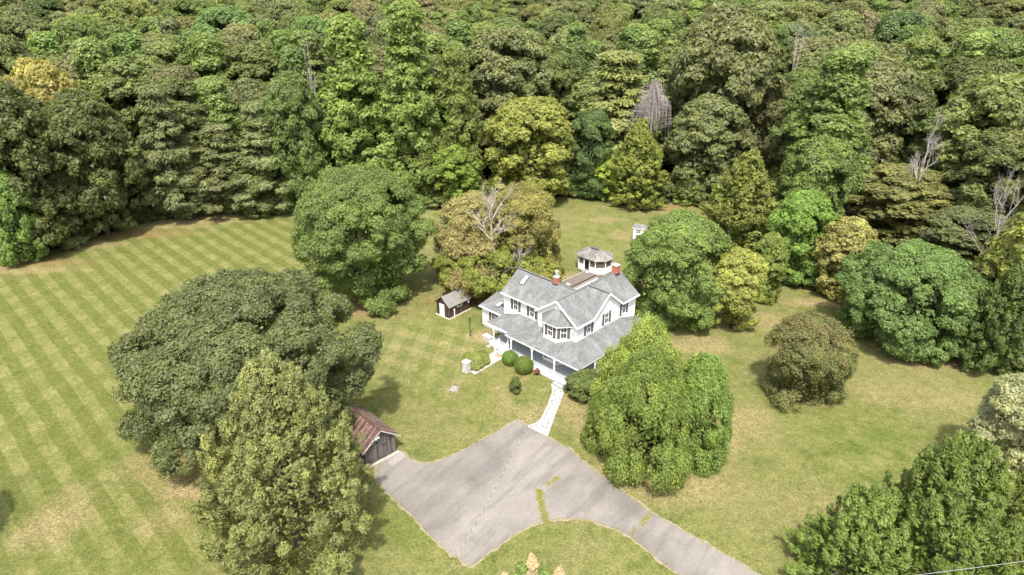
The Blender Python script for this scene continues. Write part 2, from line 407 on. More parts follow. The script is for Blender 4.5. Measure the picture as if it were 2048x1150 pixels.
def bare_branches(seed, H, spread, levels=4, r0=.25, start=.25, tips=0.0, droop=0.0, nb=(7, 5, 4, 3), lean=(0,0)):
    """bare limbs forking again and again"""
    g = np.random.default_rng(seed); mb = MB()
    top = np.array([lean[0], lean[1], H*.86])
    mb.tube([(0, 0, -.1)] + limb_pts((0, 0, .3), top, g, .04, 5), [r0*1.3, r0, r0*.85, r0*.65, r0*.45, r0*.25, r0*.08], 7)
    def rec(p, d, Ln, r, lev):
        n = 3; pts = [tuple(p)]; q = p.copy(); dd = d.copy()
        for i in range(n):
            dd = nrm(dd + g.normal(0, .2, 3) + UP*(.12-droop*(i+1)*.55)); q = q + dd*Ln/n; pts.append(tuple(q))
        mb.tube(pts, [r, r*.75, r*.5, r*.22], 4 if lev > 1 else 5, cap=False)
        if lev >= levels: return
        for j in range(nb[min(lev, len(nb)-1)]):
            s = g.uniform(.3, 1); i = min(int(s*n), n-1); a = np.array(pts[i]); b = np.array(pts[i+1]); pp = a+(b-a)*(s*n-i if s < 1 else 1)
            nd = nrm(dd*.8 + g.normal(0, .62, 3) + UP*(.2-droop))
            rec(pp, nd, Ln*g.uniform(.4, .62), r*.45, lev+1)
    for j in range(nb[0]+3):
        s = g.uniform(start, .98); a = j*2.4+g.normal(0, .3); p = np.array([top[0]*s, top[1]*s, top[2]*s])
        d = nrm(np.array([math.cos(a), math.sin(a), .75+s*.5])); rec(p, d, spread*g.uniform(.5, .85)*(1.15-s*.5), r0*.42*(1.2-s*.7), 1)
    return mb.mesh('bare_branches', M_['deadwood'])

PROTO = {}      # shared meshes of the woodland kinds: (crown mesh, trunk mesh, width, height)
def proto(key, kind, W, H, base, seed, leaf, dens=1.0, mat_=None):
    cm, LC, lr = crown(kind, W, base, H, seed, leaf, dens, mat_=mat_)
    PROTO[key] = (cm, trunk_mesh(seed, LC, base, H, W*.022+.08), W, H)
proto('oak_a', 'broad', 13, 20, 2, 11, .44, .8); proto('oak_b', 'broad', 14, 19, 2, 12, .46, .8); proto('oak_c', 'broad', 12, 20, 2.5, 13, .42, .8)
proto('oak_d', 'broad', 13, 21, 1.5, 14, .44, .8)
proto('poplar_a', 'poplar', 11, 26, 2, 21, .44, .75); proto('poplar_b', 'poplar', 10, 25, 2.5, 22, .42, .75); proto('poplar_c', 'poplar', 11, 24, 2, 23, .44, .75)
proto('pine_a', 'pine', 11, 20, 2, 31, .46, .75, M_['needle']); proto('pine_b', 'pine', 11, 19, 2, 32, .46, .75, M_['needle'])
proto('cedar_a', 'cedar', 8, 15, .6, 41, .34, .7, M_['needle']); proto('cedar_b', 'cedar', 8.5, 14, .6, 42, .34, .7, M_['needle'])
proto('maple_a', 'broad', 10, 14, .5, 51, .36, .8); proto('maple_b', 'broad', 9, 13, .4, 52, .36, .8)
proto('shrub_a', 'shrub', 5, 4.2, .1, 61, .26, .75); proto('shrub_b', 'shrub', 5, 4.6, .1, 62, .26, .75); proto('shrub_c', 'shrub', 4.5, 3.6, .1, 63, .24, .75)
DEAD = [bare_branches(71, 14, 6, 5, .26, .35, nb=(7, 4, 3, 3, 2)), bare_branches(72, 12, 5, 5, .22, .3, nb=(8, 4, 3, 3, 2))]

PINE_NAMES = {'oak': 'oak_tree', 'poplar': 'poplar_tree', 'pine': 'pine_tree', 'cedar': 'cedar_tree', 'maple': 'maple_tree', 'shrub': 'shrub'}
CATS = {'oak': 'tree', 'poplar': 'tree', 'pine': 'pine tree', 'cedar': 'cedar tree', 'maple': 'tree', 'shrub': 'shrub'}
def put_tree(key, x, y, W, H, col, label, group=None, rz=None, name=None, dead=False):
    cm, tm, w, h = PROTO[key]; k = key.split('_')[0]
    r = thing(name or PINE_NAMES[k], label, CATS[k], (x, y, 0), random.uniform(0, 6.28) if rz is None else rz, group)
    r.scale = (W/w, W/w, H/h)
    c = bpy.data.objects.new('crown', cm); link(c, r); c.color = (*col, 1)
    t = bpy.data.objects.new('trunk', tm); link(t, r)
    return r
MARKS = [(-8,80,'the brown shed'), (7,66,'the farmhouse')]
TAKEN = []      # ground circles already holding a tree
def box_of(base_py, x0, x1, ytop, deep=.2):
    y = gp(1024, base_py)[1]
    cx = (x0+x1)/2; mid = (ytop+base_py)/2
    xw, _ = yplane(cx, mid, y); xr, _ = yplane(x1, mid, y); xl, _ = yplane(x0, mid, y)
    W = xr-xl; _, zt = yplane(cx, ytop, y+W*deep); return xw, y, W, max(zt, 1.0)
def front(key, base_py, x0, x1, ytop, col, label, **k):
    x, y, W, H = box_of(base_py, x0, x1, ytop); TAKEN.append((x, y, W*.42))
    return put_tree(key, x, y, W, H, col, label, **k)
def hero(name, cat, kind, base_py, x0, x1, ytop, col, label, seed, base=1.0, leaf=.26, dens=1.0, lobes=None, tr=.35, m=None, group=None, basepx=None, keepin=.3, trunk_m=None):
    keepin = .08
    x, y, W, H = box_of(base_py, x0, x1, ytop); TAKEN.append((x, y, W*.45))
    r = thing(name, label, cat, (x, y, 0), 0, group)
    cm, LC, lr = crown(kind, W, base, H, seed, leaf, dens, lobes, m, keepin)
    c = bpy.data.objects.new('crown', cm); link(c, r); c.color = (*col, 1)
    t = bpy.data.objects.new('trunk', trunk_mesh(seed, LC, base, H, tr, m=trunk_m)); link(t, r)
    return r, W, H, LC

# ================================================================== GROUND
LAWN = [(-170, -30), (-130, 40), (-95, 84), (-84, 91), (-78.7, 96.1), (-76.0, 99.0), (-73.5, 104.2), (-70.2, 108.8), (-67.3, 113.1), (-62.6, 116.2), (-55.7, 119.4),
        (-40.7, 121.7), (-18.3, 122.2), (-11.7, 123.1), (0, 127), (7.5, 129.1), (15.5, 130.1), (18.3, 125.6), (25.9, 122.5), (31.8, 126.0), (35.5, 122), (36.5, 108),
        (36.5, 96), (38.4, 91.5), (41.9, 87.3), (45.7, 84.1), (47, 77.0), (48.3, 71.9), (52.7, 69.0), (56.9, 65.8), (62, 63), (80, 52), (120, 40), (170, -30)]
def sdist(X, Y, poly):
    P = np.array(poly); d = np.full(X.shape, 1e9); ins = np.zeros(X.shape, bool)
    for i in range(len(P)):
        a = P[i]; b = P[(i+1) % len(P)]; e = b-a; wx = X-a[0]; wy = Y-a[1]
        t = np.clip((wx*e[0]+wy*e[1])/(e@e), 0, 1); d = np.minimum(d, np.hypot(wx-e[0]*t, wy-e[1]*t))
        c = ((a[1] > Y) != (b[1] > Y)) & (X < (b[0]-a[0])*(Y-a[1])/(b[1]-a[1]+1e-12)+a[0]); ins ^= c
    return np.where(ins, d, -d)
xs = np.concatenate([[-4000, -1500, -600, -300, -200, -150], np.arange(-120, 120.1, .8), [150, 200, 300, 600, 1500, 4000]])
ys = np.concatenate([[-1500, -400, -100, -30, 0, 15], np.arange(26, 136, .8), [150, 180, 240, 400, 700, 1500, 3000, 7000]])
GX, GY = np.meshgrid(xs, ys); nx, ny = len(xs), len(ys)
V = np.stack([GX, GY, np.zeros_like(GX)], -1).reshape(-1, 3)
ii = (np.arange(ny-1)[:, None]*nx + np.arange(nx-1)[None]).reshape(-1)
Fq = np.stack([ii, ii+1, ii+1+nx, ii+nx], 1).astype(np.int32)
me = bpy.data.meshes.new('ground'); me.vertices.add(len(V)); me.vertices.foreach_set('co', V.reshape(-1))
me.loops.add(Fq.size); me.loops.foreach_set('vertex_index', Fq.reshape(-1)); me.polygons.add(len(Fq))
me.polygons.foreach_set('loop_start', np.arange(0, Fq.size, 4, dtype=np.int32)); me.polygons.foreach_set('loop_total', np.full(len(Fq), 4, dtype=np.int32))
lawn_d = sdist(GX, GY, LAWN).reshape(-1)
def blobs(lst):
    out = np.zeros(GX.shape)
    for (px, py, rx, ry, s) in lst:
        x, y = gp(px, py); q = ((GX-x)/rx)**2+((GY-y)/ry)**2; out = np.maximum(out, s*np.clip(1.25-q, 0, 1))
    return out.reshape(-1)
bare = blobs([(380, 985, 2.6, 1.2, 1), (360, 955, 1.2, 3, .8), (1440, 865, 2.2, 4, .75), (1490, 840, 3, 3, .5), (1340, 975, 7, 2.2, .55), (1070, 830, 2.6, 2.2, .6), (1010, 800, 1.4, 3, .5), (1160, 830, 2.4, 3, .65), (1135, 800, 2, 1.6, .6), (1170, 860, 1.6, 3, .5),
    (970, 672, 1.8, 1.8, 1), (940, 672, .8, 1, .8), (400, 443, 9, .9, 1), (440, 435, 8, .8, .9), (300, 452, 12, 1.6, .7), (140, 490, 9, 2.5, .8), (30, 540, 10, 1.6, .7), (1070, 450, 9, 2, .25), (1240, 560, 5, 3, .6), (1130, 560, 3, 3, .6), (1160, 395, 6, 1.2, .8), (1300, 415, 6, 3, .9), (1250, 470, 3, 3, .5), (1210, 440, 4, 2, .4),
    (1400, 690, 4, 3, .8), (1530, 640, 3, 3, .5), (1640, 605, 6, 1.3, .9), (1740, 665, 6, 1.3, .8), (1880, 725, 8, 1.3, .8), (1640, 800, 2.6, 1.2, 1), (1570, 800, 1.5, 1, .8), (100, 1050, 3, 3, .6), (130, 1010, 2.6, 3, .4), (330, 1040, 3, 2, .35), (1210, 935, 1.2, 1.6, .5), (850, 590, 3, 1.5, .3), (705, 610, 4, 4, .9), (1500, 590, 5, 2, .5), (1850, 800, 8, 2, .35), (1780, 780, 5, 1.5, .35), (1640, 1010, 3, 3, .3), (330, 930, 5, 3, .4), (990, 775, .8, .8, .6), (1040, 760, 1, .6, .6), (905, 770, 1.2, 1, .5), (930, 700, 2, 1, .5)])
litter = blobs([(960, 592, 6, 3, 1), (1000, 580, 4, 4, .9), (900, 600, 5, 2, .6), (715, 600, 5, 4, .7), (760, 625, 5, 2, .4), (20, 525, 14, 2.2, .8), (240, 468, 14, 2.2, .8), (1350, 410, 6, 4, .8), (440, 900, 8, 5, .5)])
green = blobs([(360, 425, 10, 1.8, 1), (1200, 400, 4, 3, .9), (1160, 790, 0.1, .1, 0), (670, 905, 3, 2, .4), (810, 1060, 3, 3, .5), (1110, 1070, 2, 1.2, .6), (1700, 870, 6, 3, .35), (1080, 830, 2, 2, .4), (960, 640, 3, 2, .5), (870, 655, 4, 1.5, .35), (260, 905, 4, 4, .4), (730, 850, 2, 2, .5), (1530, 780, 4, 3, .4), (60, 1010, 3, 3, .4)])
for nm, arr in (('lawn', np.clip(lawn_d/2.2+.5, 0, 1)), ('bare', bare), ('litter', litter), ('green', green)):
    a = me.attributes.new(nm, 'FLOAT', 'POINT'); a.data.foreach_set('value', arr.astype(np.float32))
# mown-stripe areas: the big left field, and the fainter ones by the house and behind the maple
fieldmask = 1/(1+np.exp(-( -GX - 14 - .28*(GY-50))/2.2))*np.clip((GY-32)/10, 0, 1)*np.clip(lawn_d.reshape(GX.shape)/5, 0, 1)
fieldmask = fieldmask.reshape(-1)
near = blobs([(840, 690, 9, 9, .75), (860, 450, 6, 14, .6), (1200, 470, 9, 12, .25), (940, 640, 4, 4, .3)])
for nm, arr in (('field', fieldmask), ('yard', near)):
    a = me.attributes.new(nm, 'FLOAT', 'POINT'); a.data.foreach_set('value', arr.astype(np.float32))
me.update(); ground = bpy.data.objects.new('ground', me); link(ground); ground['kind'] = 'structure'

m, nt, b = mat('lawn_and_forest_floor'); P = wpos(nt)
def attr(nm): return N(nt, 'ShaderNodeAttribute', attribute_name=nm).outputs['Fac']
sep = N(nt, 'ShaderNodeSeparateXYZ'); L(nt, P, sep.inputs[0]); X, Y = sep.outputs[0], sep.outputs[1]
wobn = noise(nt, P, .12, 2); wob = mth(nt, 'MULTIPLY', mth(nt, 'SUBTRACT', wobn, .5), 1.6)
def stripes(angle, period, phase, sharp=2.6):
    nx_, ny_ = -math.sin(angle), math.cos(angle)
    d = mth(nt, 'ADD', mth(nt, 'MULTIPLY', X, nx_*2*PI/period), mth(nt, 'MULTIPLY', Y, ny_*2*PI/period))
    d = mth(nt, 'ADD', d, mth(nt, 'ADD', mth(nt, 'MULTIPLY', wob, 2*PI/period*.25), phase))
    s = mth(nt, 'SINE', d); return mth(nt, 'ADD', mth(nt, 'MULTIPLY', s, sharp), .5, True)
s1 = stripes(R(-45), 2.6, .6); s2 = stripes(R(66), 4.4, 1.1); s3 = stripes(R(84), 3.0, .2, 3); s4 = stripes(R(-28), 3.1, 0, 3)
n_big = noise(nt, P, .07, 4, .6); n_mid = noise(nt, P, .45, 5, .65, .4); n_fine = noise(nt, P, 4.5, 6, .75); n_vf = noise(nt, mapping(nt, P, (1, .55, 1)), 11, 3, .8)
g_dark = (.068, .09, .022); g_mid = (.115, .127, .039); g_light = (.2, .18, .087); g_straw = (.38, .31, .17)
base = ramp(nt, n_mid, [(.3, g_dark), (.45, g_mid), (.6, (.146, .146, .054)), (.74, g_light)])
base = mixc(nt, ramp(nt, n_big, [(.42, (0,0,0)), (.68, (.75,.75,.75))]), base, (.17, .152, .07))
fld = attr('field')
ch = mth(nt, 'ADD', mth(nt, 'MULTIPLY', s1, .56), mth(nt, 'MULTIPLY', s2, .2))
ch = mth(nt, 'ADD', ch, mth(nt, 'MULTIPLY', mth(nt, 'SUBTRACT', n_mid, .5), 1.1))
fcol = ramp(nt, ch, [(.0, (.092, .103, .028)), (.35, (.108, .117, .035)), (.72, (.15, .148, .056)), (1.0, (.195, .178, .084))])
base = mixc(nt, mth(nt, 'MULTIPLY', fld, .85), base, fcol)
ych = mth(nt, 'ADD', mth(nt, 'MULTIPLY', s3, .5), mth(nt, 'MULTIPLY', s4, .5))
ycol = ramp(nt, ych, [(.1, (.10, .12, .033)), (.9, (.235, .21, .105))])
base = mixc(nt, mth(nt, 'MULTIPLY', attr('yard'), mth(nt, 'ADD', n_mid, .1)), base, ycol)
base = mixc(nt, mth(nt, 'MULTIPLY', attr('green'), .7), base, (.075, .112, .02))
brk = ramp(nt, n_fine, [(.35, (0,0,0)), (.6, (1,1,1))])
bm = mth(nt, 'MULTIPLY', attr('bare'), mth(nt, 'ADD', mth(nt, 'MULTIPLY', n_mid, 1.1), mth(nt, 'MULTIPLY', n_fine, .5)), True)
base = mixc(nt, mth(nt, 'MULTIPLY', bm, .95), base, ramp(nt, n_fine, [(.35, (.19, .14, .075)), (.65, (.33, .245, .155))]))
lm = mth(nt, 'MULTIPLY', attr('litter'), mth(nt, 'ADD', n_fine, .25), True)
base = mixc(nt, lm, base, ramp(nt, n_fine, [(.3, (.09, .06, .03)), (.5, (.18, .12, .06)), (.7, (.34, .2, .1))]))
n_c = noise(nt, P, 1.5, 5, .7, .3)
base = mixc(nt, 1, base, ramp(nt, n_c, [(.32, (.74,.78,.7)), (.68, (1.24,1.2,1.2))]), 'MULTIPLY')
grain = mixc(nt, 1, ramp(nt, n_fine, [(.3, (.52,.57,.5)), (.7, (1.46,1.42,1.38))]), ramp(nt, n_vf, [(.25, (.62,.64,.6)), (.75, (1.36,1.34,1.32))]), 'MULTIPLY')
base = mixc(nt, 1, base, grain, 'MULTIPLY')
floor = ramp(nt, n_fine, [(.3, (.03, .022, .014)), (.6, (.085, .06, .035)), (.8, (.14, .10, .06))])
edge = mth(nt, 'ADD', attr('lawn'), mth(nt, 'MULTIPLY', mth(nt, 'SUBTRACT', n_mid, .5), 1.4))
fm = ramp(nt, edge, [(.42, (0,0,0)), (.56, (1,1,1))])
L(nt, mixc(nt, fm, floor, base), b.inputs['Base Color'])
b.inputs['Roughness'].default_value = .95; b.inputs['Specular IOR Level'].default_value = .1
bump(nt, b, mth(nt, 'ADD', n_fine, mth(nt, 'MULTIPLY', n_vf, .6)), .55, .12)
me.materials.append(m)

# ------------------------------------------------------------------ driveway
DRIVE = [(-12.5,50.0),(-11.7,51.1),(-10.8,51.9),(-10.4,51.9),(-10.0,51.3),(-9.1,50.6),(-8.1,50.15),(-7.1,50.4),(-6.3,51.0),(-5.0,51.8),(-3.7,52.9),(-1.9,54.6),(-1.0,55.4),(0.1,56.6),(0.6,57.0),(1.2,56.2),(1.8,55.6),(3.6,54.0),(5.6,52.2),(7.2,49.7),(9.2,47.3),(11.7,44.1),(15.2,40.9),(18.3,38.0),(30,26.5),(24,25.5),
         (13.8,36.4),(11.9,38.4),(9.7,41.2),(7.9,42.5),(6.5,43.1),(4.9,43.3),(2.8,43.0),(1.3,42.4),(-0.6,40.8),(-1.7,39.7),(-2.3,39.1),(-3.3,38.2),(-4.9,39.6),(-6.7,41.4),(-8.7,44.0),(-10.2,45.4),(-11.2,46.7),(-12.1,47.7)]
def ragged(poly, step, amp, seed):
    g = np.random.default_rng(seed); out = []; ph = g.uniform(0, 6.28, 6)
    s = 0
    for i in range(len(poly)):
        a = np.array(poly[i]); b = np.array(poly[(i+1) % len(poly)]); Ld = np.linalg.norm(b-a); n = max(1, int(Ld/step)); nn_ = np.array([b[1]-a[1], a[0]-b[0]])/(Ld+1e-9)
        for k in range(n):
            p = a+(b-a)*k/n; w = amp*(math.sin(s*2.1+ph[0])*.4+math.sin(s*5.3+ph[1])*.3+g.normal(0, .35)); out.append(tuple(p+nn_*w)); s += Ld/n
    return out
def sheet(name, poly, z, m, parent=None, thick=0.0, **k):
    import bmesh
    bm_ = bmesh.new(); vs = [bm_.verts.new((p[0], p[1], z)) for p in poly]; f = bm_.faces.new(vs)
    if f.normal.z < 0: f.normal_flip()
    bm_.normal_update()
    if f.normal.z < 0: f.normal_flip()
    if thick:
        r = bmesh.ops.extrude_face_region(bm_, geom=[f]); vv = [e for e in r['geom'] if isinstance(e, bmesh.types.BMVert)]
        bmesh.ops.translate(bm_, verts=vv, vec=(0, 0, -thick)); bmesh.ops.recalc_face_normals(bm_, faces=bm_.faces)
    bmesh.ops.triangulate(bm_, faces=[q for q in bm_.faces if len(q.verts) > 4])
    me_ = bpy.data.meshes.new(name); bm_.to_mesh(me_); bm_.free(); me_.materials.append(m)
    o = bpy.data.objects.new(name, me_); link(o, parent); return setp(o, **k)
m, nt, b = mat('old_asphalt'); P = wpos(nt)
a1 = noise(nt, P, .16, 5, .6, .6); a2 = noise(nt, mapping(nt, mapping(nt, P, (1, 1, 1), (0, 0, R(-52))), (.35, 1.7, 1)), .35, 5, .65); a3 = noise(nt, P, 3.0, 5, .7); a4 = noise(nt, P, 18, 3, .8)
c = ramp(nt, a1, [(.3, (.14, .125, .109)), (.5, (.195, .176, .153)), (.7, (.24, .216, .188))])
c = mixc(nt, mth(nt, 'MULTIPLY', ramp(nt, a2, [(.38, (1,1,1)), (.52, (0,0,0))]), .5), c, (.105, .098, .09))
c = mixc(nt, mth(nt, 'MULTIPLY', ramp(nt, a2, [(.6, (0,0,0)), (.75, (1,1,1))]), .4), c, (.28, .255, .23))
c = mixc(nt, 1, c, ramp(nt, a3, [(.3, (.9,.9,.9)), (.7, (1.07,1.07,1.07))]), 'MULTIPLY')
c = mixc(nt, 1, c, ramp(nt, a4, [(.3, (.84,.84,.84)), (.7, (1.14,1.14,1.14))]), 'MULTIPLY')
vo = N(nt, 'ShaderNodeTexVoronoi', feature='DISTANCE_TO_EDGE'); vo.inputs['Scale'].default_value = .16
vd = N(nt, 'ShaderNodeVectorMath', operation='ADD'); L(nt, P, vd.inputs[0])
nz = N(nt, 'ShaderNodeTexNoise'); nz.inputs['Scale'].default_value = .7; nz.inputs['Detail'].default_value = 5; L(nt, P, nz.inputs['Vector'])
L(nt, nz.outputs['Color'], vd.inputs[1]); L(nt, vd.outputs[0], vo.inputs['Vector'])
ck = ramp(nt, vo.outputs['Distance'], [(0, (1,1,1)), (.0045, (0,0,0))])
c = mixc(nt, mth(nt, 'MULTIPLY', ck, .25), c, (.12, .11, .1))
L(nt, c, b.inputs['Base Color']); b.inputs['Roughness'].default_value = .9; b.inputs['Specular IOR Level'].default_value = .25
bump(nt, b, a4, .3, .01)
M_['asphalt'] = m
rim = simple('crumbled_edge', (.26, .215, .16), .95, .25, 5, .1, .5)
def grow(poly, d):
    P_ = np.array(poly); out = []
    for i in range(len(P_)):
        t_ = P_[(i+1) % len(P_)]-P_[i-1]; n_ = np.array([t_[1], -t_[0]])/(np.linalg.norm(t_)+1e-9); out.append(tuple(P_[i]-n_*d))
    return out
rag = ragged(DRIVE, .35, .07, 5)
ctr = np.array(DRIVE).mean(0)
o = sheet('driveway_verge', ragged(grow(DRIVE, .16), .3, .14, 6), .004, rim, kind='structure')
drive = sheet('driveway', rag, .03, M_['asphalt'], thick=.025, kind='structure')
sheet('driveway_apron', [gp(776, 925, .035), gp(842, 887, .035) if False else gp(800, 902, .035), gp(812, 911, .035), gp(786, 932, .035)], .036, simple('pale_apron', (.26, .24, .215), .9, .15, 3), kind='structure')

# ------------------------------------------------------------------ grass in the driveway joints and ragged tufts along its rim
def blades(name, pts, seed, h=.14, m=None, col=(.13, .17, .03), parent=None, label=None, lean=.5, w=.35):
    g = np.random.default_rng(seed); k = len(pts); P_ = np.array(pts); hh = h*g.uniform(.5, 1.4, k)
    ax = nrm(np.stack([g.normal(0, lean, k), g.normal(0, lean, k), np.ones(k)], 1)); nn_ = nrm(g.normal(size=(k, 3))*np.array([1, 1, .2]))
    me_ = leaf_mesh(name, P_+ax*hh[:, None]*.45, nn_, ax, hh, w, g.normal(.5, .2, k), m or M_['leaf'])
    o = bpy.data.objects.new(name, me_); link(o, parent); o.color = (*col, 1); return o
gr = np.random.default_rng(3)
def along(poly, n, spread, closed=False, z=.02):
    P_ = [np.array(p) for p in poly]; 
    if closed: P_.append(P_[0])
    Ls = [np.linalg.norm(P_[i+1]-P_[i]) for i in range(len(P_)-1)]; T = sum(Ls); out = []
    for _ in range(n):
        s = gr.uniform(0, T); i = 0
        while s > Ls[i] and i < len(Ls)-1: s -= Ls[i]; i += 1
        p = P_[i]+(P_[i+1]-P_[i])*s/Ls[i]+gr.normal(0, spread, 2); out.append((p[0], p[1], z))
    return out
pts = []
for ln, n, sp in (([(2.25,46.5),(2.55,46.2),(2.4,45.6),(2.62,45.0),(2.5,44.4),(2.75,43.8),(2.72,43.3),(2.85,43.0)], 2000, .17), ([(4.3,48.3),(3.6,47.7),(3.2,47.3)], 420, .17), ([(11.8,43.8),(11.1,43.1),(10.7,42.5)], 380, .14), ([(10.2,42.2),(9.7,41.4)], 160, .1), ([(2.1,46.6),(2.6,46.6)], 160, .07)):
    pts += along(ln, n, sp, z=.03)
o = blades('crack_grass', pts, 4, .1, col=(.19, .22, .05), lean=.9, w=.6); setp(o, kind='stuff', label='grass growing in the cracks of the driveway', category='grass')
o = blades('verge_grass', along(DRIVE, 5200, .16, True, z=.0), 5, .13, col=(.19, .19, .06), lean=.9, w=.5); setp(o, kind='stuff', label='ragged grass along the rim of the driveway', category='grass')
gp_pts = []
while len(gp_pts) < 26000:
    q = gr.uniform((-48, 34), (50, 70)); gp_pts.append((q[0], q[1], 0))
gp_arr = np.array(gp_pts); keepg = sdist(gp_arr[:, 0], gp_arr[:, 1], DRIVE) < -.2
o = blades('lawn_tufts', gp_arr[keepg], 8, .12, col=(.2, .2, .07), lean=1.1, w=.45); setp(o, kind='stuff', label='short tufts of grass over the near lawn', category='grass')

# ================================================================== HOUSE (own coordinates: X to the front right, Y to the back right)
HO = (7.145, 65.918, 0)
house = thing('farmhouse', 'white two storey farmhouse with grey shingle roofs and a wraparound porch', 'house', HO, -YAW)
T_ = M_['trim']; S_ = M_['siding']; RF = [M_['shingle'], M_['trim']]
EZ, RZ = 5.9, 8.15
def part(name, mb, m, **k): return mb.build(name, m, house, **k)
# walls
w = MB(); w.prism([(-5.6,0),(0,0),(0,11.19),(-5.6,11.19)], .3, EZ)
w.poly([(-5.6,0,EZ),(0,0,EZ),(-2.8,0,RZ-.12)]); w.poly([(0,11.19,EZ),(-5.6,11.19,EZ),(-2.8,11.19,RZ-.12)]); part('wall', w, S_)
w = MB(); w.poly([(0.004,2.75,EZ-.01),(0.004,8.13,EZ-.01),(0.004,5.44,RZ-.14)]); part('gable_wall', w, S_)
w = MB(); w.prism([(-11.79,.56),(-5.61,.56),(-5.61,6.1),(-11.79,6.1)], .3, EZ); w.poly([(-11.79,6.1,EZ),(-11.79,.56,EZ),(-11.79,3.33,RZ-.12)]); part('wall', w, S_)
w = MB(); w.prism([(-15.3,.15),(-11.8,.15),(-11.8,5.9),(-15.3,5.9)], .3, 3.0); w.poly([(-15.3,5.9,3.0),(-15.3,.15,3.0),(-15.3,3.0,3.68)]); part('wall', w, S_)
w = MB(); w.prism([(-3.7,-1.18),(-1.9,-1.18),(-.8,.0),(-4.8,0)], .3, 5.66); part('bay_wall', w, S_)
for q_ in ((-5.55,-.05,.05,11.1,-.2,.3), (-11.7,-5.7,.62,6,-.2,.3), (-15.22,-11.8,.22,5.8,-.2,.3)): f = MB(); f.box(*q_); part('foundation', f, M_['block'])
# corner boards
for q_ in [(x-.07, x+.03 if x == 0 else x+.07, y-.03 if y < 5 else y-.07, y+.07 if y < 5 else y+.03, .3, EZ) for x, y in ((0,0),(0,11.19),(-5.6,0),(-11.79,.56))] + [(-15.33,-15.21,.12,.24,.3,3.0)] + [(x-.07, x+.07, y-.04, y+.08, .6, 5.66) for x, y in ((-3.7,-1.18),(-1.9,-1.18))]:
    c_ = MB(); c_.box(*q_); part('corner_board', c_, T_)

# roofs
TH = (0, 0, -.11)
def roof(name, polys, **k):
    mb = MB()
    for p in polys: mb.slab(p, TH)
    return part(name, mb, RF, **k)
o_ = .31
zL = lambda y: EZ+.73*(y-.25)
roof('roof', [[(-12.1,.25,EZ),(-3.0,.25,EZ),(-3.0,3.33,RZ),(-12.1,3.33,RZ)]])
roof('roof', [[(-12.1,6.41,EZ),(-12.1,3.33,RZ),(-3.0,3.33,RZ),(-3.0,6.41,EZ)]])
roof('roof', [[(.31,-.31,EZ+.002),(.31,2.72,EZ+.002),(-2.8,5.44,RZ+.003),(-2.8,-.31,RZ+.003)], [(.31,8.16,EZ+.002),(.31,11.5,EZ+.002),(-2.8,11.5,RZ+.003),(-2.8,5.44,RZ+.003)]])
roof('roof', [[(-5.91,-.31,EZ+.002),(-2.8,-.31,RZ+.003),(-2.8,11.5,RZ+.003),(-5.91,11.5,EZ+.002)]])
roof('roof', [[(.315,2.70,EZ+.004),(.315,5.44,RZ+.006),(-2.8,5.44,RZ+.006)], [(.315,8.18,EZ+.004),(-2.8,5.44,RZ+.006),(.315,5.44,RZ+.006)]])
roof('roof', [[(-15.6,-.15,3.03),(-11.3,-.15,3.03),(-11.8,.5,3.19),(-11.8,3.0,3.78),(-15.6,3.0,3.78)], [(-15.6,6.1,3.03),(-15.6,3.0,3.78),(-11.8,3.0,3.78),(-11.8,6.1,3.03)]])
roof('bay_roof', [[(-3.85,-1.48,5.66),(-1.75,-1.48,5.66),(-2.3,-.01,6.95),(-3.3,-.01,6.95)], [(-1.75,-1.48,5.66),(-.45,-.01,5.66),(-2.3,-.01,6.95)], [(-3.85,-1.48,5.66),(-3.3,-.01,6.95),(-5.15,-.01,5.66)]])
PE = 2.95
mb = MB(); mb.slab([(2.94,-3.09,PE),(0,0,3.83),(-5.6,0,3.83),(-8.18,-3.09,PE)], (0,0,-.14)); part('porch_roof', mb, RF)
mb = MB(); mb.slab([(2.94,-3.09,PE),(2.94,11.2,PE),(0,8.26,3.83),(0,0,3.83)], (0,0,-.14)); mb.slab([(2.94,11.2,PE),(0,11.2,PE),(0,8.26,3.83)], (0,0,-.14)); part('porch_roof', mb, RF)
mb = MB(); mb.slab([(-5.6,.56,3.84),(-9.07,.56,3.84),(-11.75,-2.6,3.0),(-7.8,-2.6,3.0),(-5.6,.05,3.70)], (0,0,-.13)); mb.slab([(-9.07,.56,3.84),(-11.75,.56,3.0),(-11.75,-2.6,3.0)], (0,0,-.13)); part('porch_roof', mb, RF)
# ridge caps, hip caps and step flashing
RCM = simple('ridge_shingle', (.15, .15, .142), .9, .2, 5)
for a_, b_ in (((-12.1,3.33,RZ+.02),(-3.0,3.33,RZ+.02)), ((-2.8,-.31,RZ+.02),(-2.8,11.5,RZ+.02)), ((-2.8,5.44,RZ+.03),(.31,5.44,RZ+.03)), ((2.94,-3.09,PE+.015),(0,0,3.85)), ((-9.07,.56,3.855),(-11.75,-2.6,3.02)), ((0,8.26,3.845),(2.94,11.2,2.965)), ((-1.75,-1.48,5.68),(-2.3,0,6.965)), ((-3.85,-1.48,5.68),(-3.3,0,6.965)), ((-8.15,-3.05,2.98),(-5.6,0,3.84))):
    rc = MB(); rc.bar(a_, b_, .2, .03); part('ridge_cap', rc, RCM)
for a_, b_ in (((-2.93,-.31,RZ-.02),(-2.93,11.5,RZ-.02)), ((-12.1,3.2,RZ-.05),(-5.6,3.2,RZ-.05)), ((-2.8,5.34,RZ-.02),(.31,5.34,RZ-.02))): fl = MB(); fl.bar(a_, b_, .05, .06); part('ridge_vent', fl, M_['black'])
